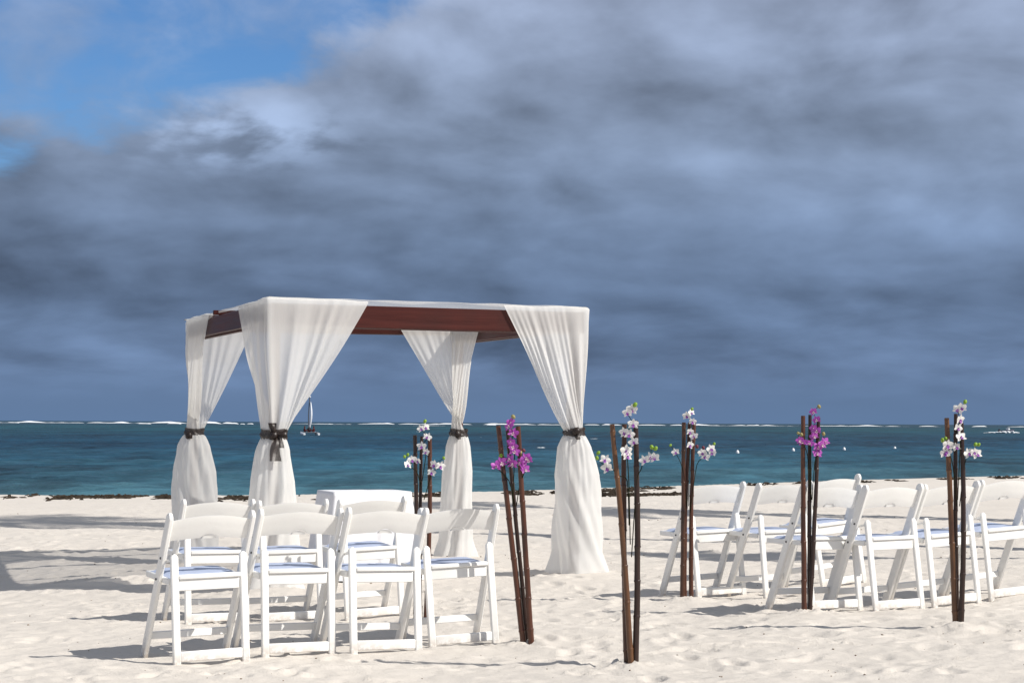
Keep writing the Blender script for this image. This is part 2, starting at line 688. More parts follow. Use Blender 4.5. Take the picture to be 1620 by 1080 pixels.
b = t.new('ShaderNodeBsdfDiffuse')
w1 = t.noise(t.mapping(pos, (4, 7, 0), (0, 0, .12), (.42, .15, 1)), 1.0, 4, .6, .4)
w2 = t.noise(t.mapping(pos, (9, 2, 0), (0, 0, .10), (.12, .035, 1)), 1.0, 4, .6, .4)
w3 = t.noise(t.mapping(pos, (1, 5, 0), (0, 0, .05), (.035, .008, 1)), 1.0, 4, .6, .4)
chop_shade = t.math('ADD', t.math('MULTIPLY', t.math('SUBTRACT', w1, .5), 1.5), t.math('MULTIPLY', t.math('SUBTRACT', w2, .5), 1.5))  # light and dark of the wave faces, painted as noise over the water colour
chop_shade = t.math('ADD', chop_shade, t.math('MULTIPLY', t.math('SUBTRACT', w3, .5), 1.3))
chop_shade = t.math('MAXIMUM', t.math('ADD', chop_shade, .80), .2)
ck = t.new('ShaderNodeCombineXYZ')
for i in range(3):
    t.put(ck.inputs[i], chop_shade)
c = t.mix(1.0, c, ck.outputs[0], 'MULTIPLY')
t.put(b.inputs['Color'], c)
bp = t.new('ShaderNodeBump')
bp.inputs['Strength'].default_value = 1.0
bp.inputs['Distance'].default_value = 0.55
hgt = t.math('ADD', t.noise(t.mapping(pos, (0, 0, 0), (0, 0, .25), (.35, .9, 1)), 1.0, 7, .62, .3),
             t.math('MULTIPLY', t.noise(t.mapping(pos, (0, 0, 0), (0, 0, -.1), (.05, .16, 1)), 1.0, 4, .6), 2.0))
t.put(bp.inputs['Height'], hgt)
t.put(b.inputs['Normal'], bp.outputs[0])
gl = t.new('ShaderNodeBsdfGlossy')
gl.inputs['Roughness'].default_value = .22
t.put(gl.inputs['Normal'], bp.outputs[0])
fr = t.new('ShaderNodeFresnel')
fr.inputs[0].default_value = 1.33
t.put(fr.inputs[1], bp.outputs[0])
ms = t.new('ShaderNodeMixShader')
t.put(ms.inputs[0], t.math('MINIMUM', t.math('MULTIPLY', fr.outputs[0], .75), .26))
t.l.new(b.outputs[0], ms.inputs[1])
t.l.new(gl.outputs[0], ms.inputs[2])
t.l.new(ms.outputs[0], out.inputs[0])
M_SEA = m
wx = graded(-30000, 30000, -62, 62, 0.36, 1.16)
wy = [26.0]
while wy[-1] < 520:
    wy.append(wy[-1] + .26 * max(1.0, wy[-1] / 45) ** 1.45)
st = wy[-1] - wy[-2]
while wy[-1] < 40000:
    st *= 1.18
    wy.append(wy[-1] + st)
wy = np.array(wy)
WX, WY = np.meshgrid(wx, wy)
fd = np.clip((560 - WY) / 250, 0, 1) * np.clip((75 - np.abs(WX)) / 15, 0, 1)
ph_ = pn(WX * .02, WY * .03) * 6
WZ = .055 * np.sin(WY * .62 + WX * .16 + ph_) * (.5 + pn(WX * .05 + 9, WY * .05))
WZ = WZ + .085 * fbm(WX * .22 + 5, WY * .45, 2) + .050 * fbm(WX * .75 + WY * .2, WY * 1.1, 3, 2.1, .6)
# crests a little peaked
WZ = WATER_Z + fd * (WZ + .55 * np.maximum(WZ, 0) ** 1.5)
co = np.stack([WX.ravel(), WY.ravel(), WZ.ravel()], 1)
nr_, nc_ = WX.shape
ii = np.arange(nr_ - 1)[:, None] * nc_ + np.arange(nc_ - 1)[None, :]
quads = np.stack([ii, ii + 1, ii + nc_ + 1, ii + nc_], -1).reshape(-1, 4)
me = bpy.data.meshes.new('sea')
me.vertices.add(len(co))
me.vertices.foreach_set('co', co.ravel().astype(np.float32))
me.loops.add(quads.size)
me.loops.foreach_set('vertex_index', quads.ravel().astype(np.int32))
me.polygons.add(len(quads))
me.polygons.foreach_set('loop_start', np.arange(0, quads.size, 4, dtype=np.int32))
me.polygons.foreach_set('loop_total', np.full(len(quads), 4, dtype=np.int32))
me.polygons.foreach_set('use_smooth', np.ones(len(quads), dtype=bool))
me.update()
me.validate()
me.materials.append(M_SEA)
tag(link('sea', me), 'blue green sea beyond the sand', None, None, 'structure')

M_FOAM = simple('foam', (0.82, 0.84, 0.86), .8, .2, .12, 0.4)


def wpx(x, y, D):
    """point at distance D along +Y that a level lens of this focal length sees at picture position x, y"""
    yh = 664.9 + x * 7.0 / 1620
    return Vector(((x - 810) / 3000 * D, D, CAM_Z - (y - yh) / 3000 * D))


# surf breaking on the reef far out
mb = MB()
def surf(x0, x1, h, D, z0=WATER_Z):
    n = max(8, int((x1 - x0) / 1.5))
    rows = []
    ph = rng.uniform(0, 50)
    for i in range(n + 1):
        tt = i / n
        x = x0 + (x1 - x0) * tt
        env = min(1, tt * 5, (1 - tt) * 5) ** .6 if 0 < tt < 1 else 0
        hh = h * env * (0.60 + .85 * float(fbm(np.array(x * .035 + ph), np.array(ph), 4)))
        hh = max(hh, .03)
        wd = 1.2 + 2.5 * env
        yy = D + 6 * math.sin(x * .02 + ph)
        zl = z0 + .42 * hh
        rows.append([(x, yy - wd * 1.6, z0 - .1), (x, yy - wd, zl - .1 * hh), (x, yy - wd * .6, z0 + hh * .72), (x, yy, z0 + hh), (x, yy + wd * .6, z0 + hh * .5), (x, yy + wd, z0 - .1)])
    mb.cur = 1
    mb.grid([r_[:2] for r_ in rows])
    mb.cur = 0
    mb.grid([r_[1:] for r_ in rows])
for (a, b_, hp, D) in [(-80, 14, 1.5, 1500), (8, 30, 1.2, 1400), (22, 132, 2.0, 1500), (136, 205, 2.0, 1505), (172, 300, 1.7, 1500), (218, 240, 1.3, 1150), (266, 288, 1.7, 1200),
                       (315, 352, 1.9, 1350), (350, 377, 2.1, 1300), (382, 390, 1.0, 1200), (391, 402, 1.4, 1250), (462, 520, .9, 1510),
                       (498, 530, 1.2, 1400), (520, 558, 1.9, 1400), (565, 625, 1.5, 1500), (630, 706, 1.7, 1500), (655, 706, 1.2, 1000), (690, 748, 1.3, 1500), (770, 786, 1.5, 1200),
                       (765, 850, 2.0, 1505), (850, 890, 1.6, 1500), (925, 950, 1.2, 1500), (952, 984, 2.0, 1450), (1005, 1055, 1.8, 1490), (1060, 1080, 1.2, 1500),
                       (1095, 1140, 1.9, 1500), (1130, 1182, 1.3, 1500), (1180, 1203, 2.4, 1500), (1200, 1262, 1.3, 1510), (1270, 1345, 1.3, 1500), (1310, 1400, 1.6, 1500),
                       (1400, 1440, 1.2, 1500), (1455, 1490, 1.7, 1510), (1535, 1560, 1.2, 1500), (1590, 1680, 1.1, 1500), (-300, -90, 1.6, 1500), (1700, 1900, 1.5, 1500), (-700, -320, 1.5, 1500), (1950, 2400, 1.5, 1500)]:
    surf((a - 810) / 3000 * D, (b_ - 810) / 3000 * D, hp * .64, D)
tag(mb.build('surf', [M_FOAM, M_SEA], None, 60), 'white line of surf breaking along the horizon', None, None, 'stuff')
# small whitecaps on the lagoon
mb = MB()
for _ in range(9):
    D = rng.uniform(120, 650)
    x = rng.uniform(-.3, .3) * D
    L = rng.uniform(.25, .8) * (D / 250) ** .5
    rows = []
    for i in range(7):
        tt = i / 6
        e = math.sin(PI * tt)
        rows.append([(x + L * (tt - .5) * 1.6, D - .12 * e, WATER_Z - .01), (x + L * (tt - .5) * 1.6, D, WATER_Z + .05 * e * rng.uniform(.3, 1)), (x + L * (tt - .5) * 1.6, D + .15 * e, WATER_Z - .01)])
    mb.grid(rows)
tag(mb.build('whitecaps', M_FOAM, None, 60), 'small scattered whitecaps on the lagoon', None, None, 'stuff')

# ------------------------------------------------------------------ seaweed
M_WEED = simple('seaweed', (0.045, 0.033, 0.022), .85, .2, .5, 30)
mb = MB()
def weed(x, s_, fl):
    y = float(crest(np.array(x))) + s_
    zz = gz(x, y)
    if rng.random() < .3:
        a = rng.uniform(.02, .07)
        mb.ball((x, y, zz + fl * .1), (a * rng.uniform(1, 2.4), a * rng.uniform(.7, 1.3), fl), 7, 4, None, .45)
        return
    an = rng.uniform(0, 2 * PI)
    L = rng.uniform(.05, .17)
    p = [Vector((x, y, zz))]
    for i in range(3):
        an += rng.normal(0, .7)
        p.append(p[-1] + Vector((math.cos(an) * L * .5, math.sin(an) * L * .5, 0)))
    for i in range(1, 4):
        p[i].z = zz + fl * rng.uniform(.2, 1.3)
    mb.tube(p, [.006, rng.uniform(.008, .02), rng.uniform(.006, .016), .004], 4)
for _ in range(7000):
    x = rng.uniform(-26, 24)
    p = float(pn(np.array(x * .55), np.array(2.2)))
    q_ = float(pn(np.array(x * 1.3), np.array(5.2)))
    if x < 2.5:
        s_ = rng.normal(-.25, .35) if rng.random() < .55 else -1.2 + 1.3 * p + rng.normal(0, .3)
    else:
        s_ = rng.normal(-.6, .3)
        if p < .12 or rng.random() < .6:
            continue
    if q_ < -.15 + rng.uniform(-.1, .25):
        continue
    weed(x, s_, rng.uniform(.008, .036))
for (x, y) in [(1.7, 34.6), (2.0, 34.0), (2.3, 33.8), (2.7, 34.2), (3.1, 34.6), (3.4, 35.2)]:
    for _ in range(60):
        weed(x + rng.normal(0, .22), y + rng.normal(0, .28) - float(crest(np.array(x))), rng.uniform(.012, .045))
tag(mb.build('seaweed', M_WEED, None), 'dark washed-up seaweed along the waterline', None, None, 'stuff')

# bits of shell and twig on the sand
M_BITS = simple('debris', (0.26, 0.20, 0.15), .9, .2, .5, 40)
mb = MB()
for _ in range(300):
    y = 9.2 + 18 * rng.random() ** 1.5
    x = rng.uniform(-.3, .3) * y
    a = rng.uniform(.0018, .0055) * (1 + (y - 9) * .04)
    mb.ball((x, y, gz(x, y) + a * .4), (a * rng.uniform(.8, 2), a, a * .7), 6, 4, Matrix.Rotation(rng.uniform(0, 3), 3, 'Z'), .3)
tag(mb.build('debris', M_BITS), 'scattered bits of shell and twig on the sand', None, None, 'stuff')

# ------------------------------------------------------------------ chair
M_RESIN = simple('white_resin', (0.86, 0.85, 0.82), .38, .45, .035, 14)
M_RESIN, t, out = mat('white_resin')
co_ = t.new('ShaderNodeTexCoord').outputs['Object']
b = t.new('ShaderNodeBsdfPrincipled')
rnd = t.new('ShaderNodeObjectInfo').outputs['Random']
c = t.mix(t.noise(co_, 9, 5, .6), (0.83, 0.82, 0.79), (0.88, 0.875, 0.85))
c = t.mix(t.math('MULTIPLY', rnd, .16), c, (0.80, 0.775, 0.72))
c = t.mix(t.math('MULTIPLY', t.smooth(t.noise(co_, 38, 5, .7), .60, .74), .35), c, (0.60, 0.57, 0.52))
sp = t.new('ShaderNodeSeparateXYZ')
t.put(sp.inputs[0], co_)
dst = t.math('MULTIPLY', t.smooth(sp.outputs[2], .10, .0), t.smooth(t.noise(co_, 26, 4, .7), .35, .6))
c = t.mix(t.math('MULTIPLY', dst, .8), c, (0.56, 0.50, 0.44))
t.put(b.inputs['Base Color'], c)
t.put(b.inputs['Roughness'], t.math('ADD', .30, t.math('MULTIPLY', t.noise(co_, 22, 4, .6), .25)))
bp = t.new('ShaderNodeBump')
bp.inputs['Strength'].default_value = .12
bp.inputs['Distance'].default_value = .003
t.put(bp.inputs['Height'], t.noise(co_, 45, 3, .6))
t.put(b.inputs['Normal'], bp.outputs[0])
t.l.new(b.outputs[0], out.inputs[0])
M_PAD = simple('shade_blue_vinyl', (0.44, 0.50, 0.65), .45, .4, .04, 30)  # white vinyl with the blue shade of the seats put into its colour
M_BOLT = simple('dark_steel', (0.05, 0.05, 0.05), .4, .5)

HW_F = .240     # half distance of the long rails
HW_R = .199     # half distance of the rear legs


def chair_proto():
    root = empty('folding_chair')

    def rail_pt(z, off=0):
        return .21 - .395 * z / .79 + off
    for s in (-1, 1):
        mb = MB()
        mb.bar((s * HW_F, .218, -.02), (s * (HW_F - .002), rail_pt(.825), .825), .058, .026, (1, 0, 0), .005, False, True)
        mb.build('front_leg', M_RESIN, root, 35)
    for s in (-1, 1):
        mb = MB()
        mb.bar((s * HW_R, -.21, -.02), (s * HW_R, -.150, .60), .042, .026, (0, 1, 0), .005, False, True)
        mb.build('rear_leg', M_RESIN, root, 35)
    # rear bottom rail, front stretcher
    mb = MB()
    mb.bar((-HW_R + .022, -.203, .050), (HW_R - .022, -.203, .050), .054, .022, (0, 1, 0), .004)
    mb.build('rear_stretcher', M_RESIN, root, 35)
    mb = MB()
    yy = rail_pt(.125)
    mb.bar((-HW_F + .012, yy, .125), (HW_F - .012, yy, .125), .042, .020, (0, 1, 0), .004)
    mb.build('front_stretcher', M_RESIN, root, 35)
    # seat frame: two side boards, front and back boards
    mb = MB()
    for s in (-1, 1):
        mb.bar((s * .219, -.142, .448), (s * .219, .225, .462), .034, .018, (1, 0, 0), .004)
    mb.bar((-.211, .216, .4615), (.211, .216, .4615), .034, .02, (0, 1, 0), .004)
    mb.build('seat_frame', M_RESIN, root, 35)
    mb = MB()
    mb.bar((-HW_R + .022, -.165, .475), (HW_R - .022, -.165, .475), .026, .034, (0, 1, 0), .006)
    mb.build('seat_rail', M_RESIN, root, 35)
    mb = MB()
    mb.bar((-HW_R + .024, -.161, .430), (HW_R - .024, -.161, .430), .060, .016, (0, 1, 0), .004)
    mb.build('seat_apron', M_RESIN, root, 35)
    # cushion
    mb = MB()
    N, K = 13, 13
    top, bot = [], []
    for i in range(N):
        a, b_ = [], []
        for j in range(K):
            u = -1 + 2 * i / (N - 1)
            v = -1 + 2 * j / (K - 1)
            e = (1 - abs(u) ** 6) * (1 - abs(v) ** 6)
            x = u * .207
            y = .036 + v * .172
            z = .462 + .013 * (y + .11) / .35
            a.append((x, y, z + .004 + .022 * e ** .5 - .004 * (1 - u * u) * (1 - v * v)))
            b_.append((x, y, z - .006))
        top.append(a)
        bot.append(b_)
    mb.grid(top)
    mb.grid([r[::-1] for r in bot])
    for A, B in (([r[0] for r in top], [r[0] for r in bot]), ([r[-1] for r in bot], [r[-1] for r in top]),
                 (bot[0], top[0]), (top[-1], bot[-1])):
        mb.grid([A, B])
    mb.build('seat_cushion', M_PAD, root, 60)
    # backrest: arched board with a recessed hand hold, dished a little
    mb = MB()
    N, K = 25, 6
    W = HW_F - .010
    fr, bk = [], []
    for i in range(N):
        u = -1 + 2 * i / (N - 1)
        x = u * W
        zt = .781 + .026 * (1 - u * u) ** 1.2
        zb = .667 + .016 * (1 - u * u)
        hx = abs(x) / .046
        if hx < 1:
            zb += .020 * math.sqrt(1 - hx * hx)
        a, b_ = [], []
        for j in range(K):
            z = zb + (zt - zb) * j / (K - 1)
            y = rail_pt(z) - .016 * (1 - u * u)
            r_ = .004 if j in (0, K - 1) else 0
            a.append((x, y + .009 - r_, z))
            b_.append((x, y - .009 + r_, z))
        fr.append(a)
        bk.append(b_)
    mb.grid(fr)
    mb.grid([r[::-1] for r in bk])
    mb.grid([[r[0] for r in bk], [r[0] for r in fr]])
    mb.grid([[r[-1] for r in fr], [r[-1] for r in bk]])
    back = mb.build('backrest', M_RESIN, root, 50)
    # the hand hold's web, set a few mm back from the board
    mb = MB()
    P0, P1 = [], []
    for i in range(9):
        u = -1 + 2 * i / 8
        x = u * .045
        P0.append((x, rail_pt(.677) - .016 + .004, .678 + .0005))
        P1.append((x, rail_pt(.697) - .016 + .004, .680 + .0195 * math.sqrt(max(0, 1 - u * u))))
    mb.grid([P0, P1])
    mb.grid([[(p[0], p[1] - .006, p[2]) for p in P1], [(p[0], p[1] - .006, p[2]) for p in P0]])
    mb.grid([[(p[0], p[1] - .006, p[2]) for p in P0], P0])
    mb.build('hand_hold', M_RESIN, back, 50)
    for s in (-1, 1):
        for z in (.455, .575):
            mb = MB()
            y = rail_pt(z) - (.0 if z < .5 else .01)
            mb.tube([(s * (HW_F + .011), y, z), (s * (HW_F + .0165), y, z)], .0065, 8)
            mb.build('bolt', M_BOLT, root)
    # folding links between the rear legs and the long rails
    for s in (-1, 1):
        mb = MB()
        mb.bar((s * (HW_F - .018), -.150, .566), (s * (HW_F - .018), rail_pt(.56), .556), .016, .006, (1, 0, 0), .002)
        mb.build('folding_link', M_RESIN, root)
    return root


chairs = [
    # rear left foot x, y, turn, label
    (-1.800, 10.30, 30, 'white folding chair at the far left end of the front row, nearest the camera'),
    (-1.365, 10.62, 27, 'white folding chair second from the left in the left front row'),
    (-0.885, 10.76, 26, 'white folding chair third from the left in the left front row, before the cloth table'),
    (-0.455, 11.13, 23, 'white folding chair with cane shadows across its back, beside the leaning purple orchid canes'),
    (-2.115, 12.50, 27, 'white folding chair in the left back row, directly behind the leftmost front chair'),
    (-1.635, 12.70, 27, 'white folding chair in the middle of the left back row of three'),
    (-1.100, 12.90, 27, 'white folding chair at the right end of the left back row, nearest the cloth table'),
    (1.350, 13.65, 30, 'white folding chair behind the white orchid canes, leftmost of the right block'),
    (1.812, 13.50, 30, 'white folding chair in the right block, second in its back row'),
    (2.329, 14.17, 31, 'white folding chair in the right block, farthest back, behind two front chairs'),
    (1.950, 12.31, 30, 'white folding chair behind the purple orchid canes in the right front row'),
    (2.364, 12.32, 31, 'white folding chair second in the right front row, right of the purple orchid canes'),
    (2.813, 12.635, 31, 'white folding chair partly behind the rightmost white orchid canes'),
    (3.270, 12.95, 31, 'white folding chair cut by the right edge of the picture'),
]
proto = chair_proto()
for i, (x, y, a, lab) in enumerate(chairs):
    o = proto if i == 0 else copy_tree(proto)
    th = R(a)
    lx, ly = -HW_R, -.21
    ox = x - (math.cos(th) * lx - math.sin(th) * ly)
    oy = y - (math.sin(th) * lx + math.cos(th) * ly)
    zs = []
    for (px_, py_) in ((-HW_R, -.21), (HW_R, -.21), (-HW_F, .215), (HW_F, .215)):
        zs.append(gz(ox + math.cos(th) * px_ - math.sin(th) * py_, oy + math.sin(th) * px_ + math.cos(th) * py_))
    tx = ((zs[2] + zs[3]) - (zs[0] + zs[1])) / 2 / .425
    ty = ((zs[1] + zs[3]) - (zs[0] + zs[2])) / 2 / .43
    o.location = (ox, oy, sum(zs) / 4 - .008)
    o.rotation_euler = Euler((math.atan(tx) * .8, -math.atan(ty) * .8, th), 'XYZ')
    tag(o, lab, 'chair', 'white folding chairs set out in rows')

# ------------------------------------------------------------------ gazebo
m, t, out = mat('mahogany')
co_ = t.new('ShaderNodeTexCoord').outputs['Object']
b = t.new('ShaderNodeBsdfPrincipled')
g1 = t.noise(t.mapping(co_, (0, 0, 0), (0, 0, 0), (1.2, 30, 30)), 1.0, 6, .65, .6)
g2 = t.noise(co_, 2.2, 3, .5)
c = t.mix(g1, (0.016, 0.0026, 0.0020), (0.105, 0.0165, 0.0095))
c = t.mix(t.smooth(g2, .4, .7), c, t.mix(.5, c, (0.030, 0.008, 0.006)))
t.put(b.inputs['Base Color'], c)
b.inputs['Specular IOR Level'].default_value = .28
t.put(b.inputs['Roughness'], t.math('ADD', .30, t.math('MULTIPLY', g1, .3)))
bp = t.new('ShaderNodeBump')
bp.inputs['Strength'].default_value = .35
bp.inputs['Distance'].default_value = .004
t.put(bp.inputs['Height'], g1)
t.put(b.inputs['Normal'], bp.outputs[0])
t.l.new(b.outputs[0], out.inputs[0])
M_WOOD = m

m, t, out = mat('sheer_fabric')
co_ = t.new('ShaderNodeTexCoord').outputs['Object']
d1 = t.new('ShaderNodeBsdfDiffuse')
d2 = t.new('ShaderNodeBsdfTranslucent')
tr = t.new('ShaderNodeBsdfTransparent')
n1 = t.noise(co_, 4.0, 4, .6)
cc = t.mix(n1, (0.90, 0.89, 0.86), (0.95, 0.943, 0.92))
t.put(d1.inputs[0], cc)
t.put(d2.inputs[0], cc)
wv = t.noise(t.mapping(co_, (0, 0, 0), (0, 0, 0), (160, 160, 8)), 1.0, 2, .5)
bp = t.new('ShaderNodeBump')
bp.inputs['Strength'].default_value = .25
bp.inputs['Distance'].default_value = .004
t.put(bp.inputs['Height'], t.math('ADD', wv, t.math('MULTIPLY', t.noise(t.mapping(co_, (0, 0, 0), (0, 0, 0), (30, 30, 3)), 1.0, 3, .6), 2)))
t.put(d1.inputs['Normal'], bp.outputs[0])
s1 = t.new('ShaderNodeMixShader')
s1.inputs[0].default_value = .42
t.l.new(d1.outputs[0], s1.inputs[1])
t.l.new(d2.outputs[0], s1.inputs[2])
s2 = t.new('ShaderNodeMixShader')
s2.inputs[0].default_value = .20
t.l.new(s1.outputs[0], s2.inputs[1])
t.l.new(tr.outputs[0], s2.inputs[2])
t.l.new(s2.outputs[0], out.inputs[0])
M_SHEER = m
M_ROOF = m.copy()
M_ROOF.name = 'roof_gauze'
for nd_ in M_ROOF.node_tree.nodes:
    if nd_.type == 'MIX_SHADER' and abs(nd_.inputs[0].default_value - .20) < .001:
        nd_.inputs[0].default_value = .58

m, t, out = mat('brown_organza')
d1 = t.new('ShaderNodeBsdfPrincipled')
t.put(d1.inputs['Base Color'], (0.022, 0.012, 0.009))
d1.inputs['Roughness'].default_value = .45
tr = t.new('ShaderNodeBsdfTransparent')
s2 = t.new('ShaderNodeMixShader')
s2.inputs[0].default_value = .15
t.l.new(d1.outputs[0], s2.inputs[1])
t.l.new(tr.outputs[0], s2.inputs[2])
t.l.new(s2.outputs[0], out.inputs[0])
M_SASH = m

gc = sum((Vector(CORN[k_]) for k_ in CORN), Vector((0, 0))) / 4
gaz = empty('wedding_gazebo', (gc.x, gc.y, 0))
tag(gaz, 'dark red wooden wedding gazebo with white cloth roof standing on the sand', 'gazebo')
GZ0, GZ1 = 2.075, 2.225


def gloc(p):
    return (p[0] - gc.x, p[1] - gc.y)


for k_ in CORN:
    p = gloc(CORN[k_])
    mb = MB()
    mb.box((p[0], p[1], GZ1 / 2 - .06), (.07, .07, GZ1 + .10), .006, Matrix.Rotation(R(22), 3, 'Z'))
    mb.build('post', M_WOOD, gaz, 35)


def beam(a, b_, z0, z1, ext=.06):
    A, B = Vector(gloc(CORN[a])), Vector(gloc(CORN[b_]))
    d = (B - A).normalized()
    mid = (A + B) / 2
    L = (B - A).length + 2 * ext
    mb = MB()
    for s in (-1, 1):
        mb.box((0, s * .058, 0), (L, .03, z1 - z0), .005)
    o = mb.build('beam', M_WOOD, gaz, 35)
    o.location = (mid.x, mid.y, (z0 + z1) / 2)
    o.rotation_euler = (0, 0, math.atan2(d.y, d.x))
    return o


beam('FL', 'FR', 2.045, GZ1)
beam('BL', 'BR', 2.150, GZ1)
beam('FL', 'BL', 2.070, GZ1 + .003, -.075)
beam('FR', 'BR', 2.070, GZ1 + .003, -.075)
for tt in (.25, .56, .8):
    A = Vector(gloc(CORN['FL'])).lerp(Vector(gloc(CORN['BL'])), tt)
    B = Vector(gloc(CORN['FR'])).lerp(Vector(gloc(CORN['BR'])), tt)
    d = (B - A).normalized()
    mb = MB()
    mb.box((0, 0, 0), ((B - A).length + (.24 if tt == .56 else .13), .05, .04), .004)
    o = mb.build('rafter', M_WOOD, gaz, 35)
    md = (A + B) / 2
    o.location = (md.x, md.y, GZ1 + .0245)
    o.rotation_euler = (0, 0, math.atan2(d.y, d.x))

# cloth roof, lying over the rafters and hanging over the edge boards
N = 60
q0, q1, q2, q3 = [Vector(gloc(CORN[k_])) for k_ in ('FL', 'FR', 'BR', 'BL')]


def quad(u, v):
    return q0 * (1 - u) * (1 - v) + q1 * u * (1 - v) + q2 * u * v + q3 * (1 - u) * v


rows = []
for i in range(N + 1):
    row = []
    for j in range(N + 1):
        # last two cells each side hang down
        def edge(i_):
            a = (i_ - 3) / (N - 6)
            return min(max(a, 0), 1), max(0, -(a) * (N - 6)), max(0, (a - 1) * (N - 6))
        u, ul, uh = edge(i)
        v, vl, vh = edge(j)
        pt = quad(u, v)
        ox = (uh - ul)
        oy = (vh - vl)
        ang = R(22)
        out_v = Vector((math.cos(ang), math.sin(ang))) * (np.sign(ox) * .079 if ox else 0) + Vector((-math.sin(ang), math.cos(ang))) * (np.sign(oy) * .079 if oy else 0)
        # how deep the hem hangs at this place
        hang = 0
        if ul:
            hang = max(hang, ul / 3 * (.03 + .10 * max(0, 1 - v / .40) + .11 * max(0, min(1, (v - .58) / .25)) + .008 * math.sin(v * 17)))
        if uh:
            hang = max(hang, uh / 3 * (.05 + .02 * math.sin(v * 23)))
        if vl:
            hang = max(hang, vl / 3 * (.020 + .012 * math.sin(u * 19) ))
        if vh:
            hang = max(hang, vh / 3 * (.05 + .02 * math.sin(u * 17)))
        zz = GZ1 + .052 + .006 * float(pn(np.array(u * 9.), np.array(v * 9.)))
        zz -= .018 * math.sin(PI * u) * math.sin(PI * v) * abs(math.sin(PI * v * 3.3))
        row.append((pt.x + out_v.x, pt.y + out_v.y, zz - hang))
    rows.append(row)
mb = MB()
mb.grid(rows)
mb.build('roof_cloth', M_ROOF, gaz, 'all')


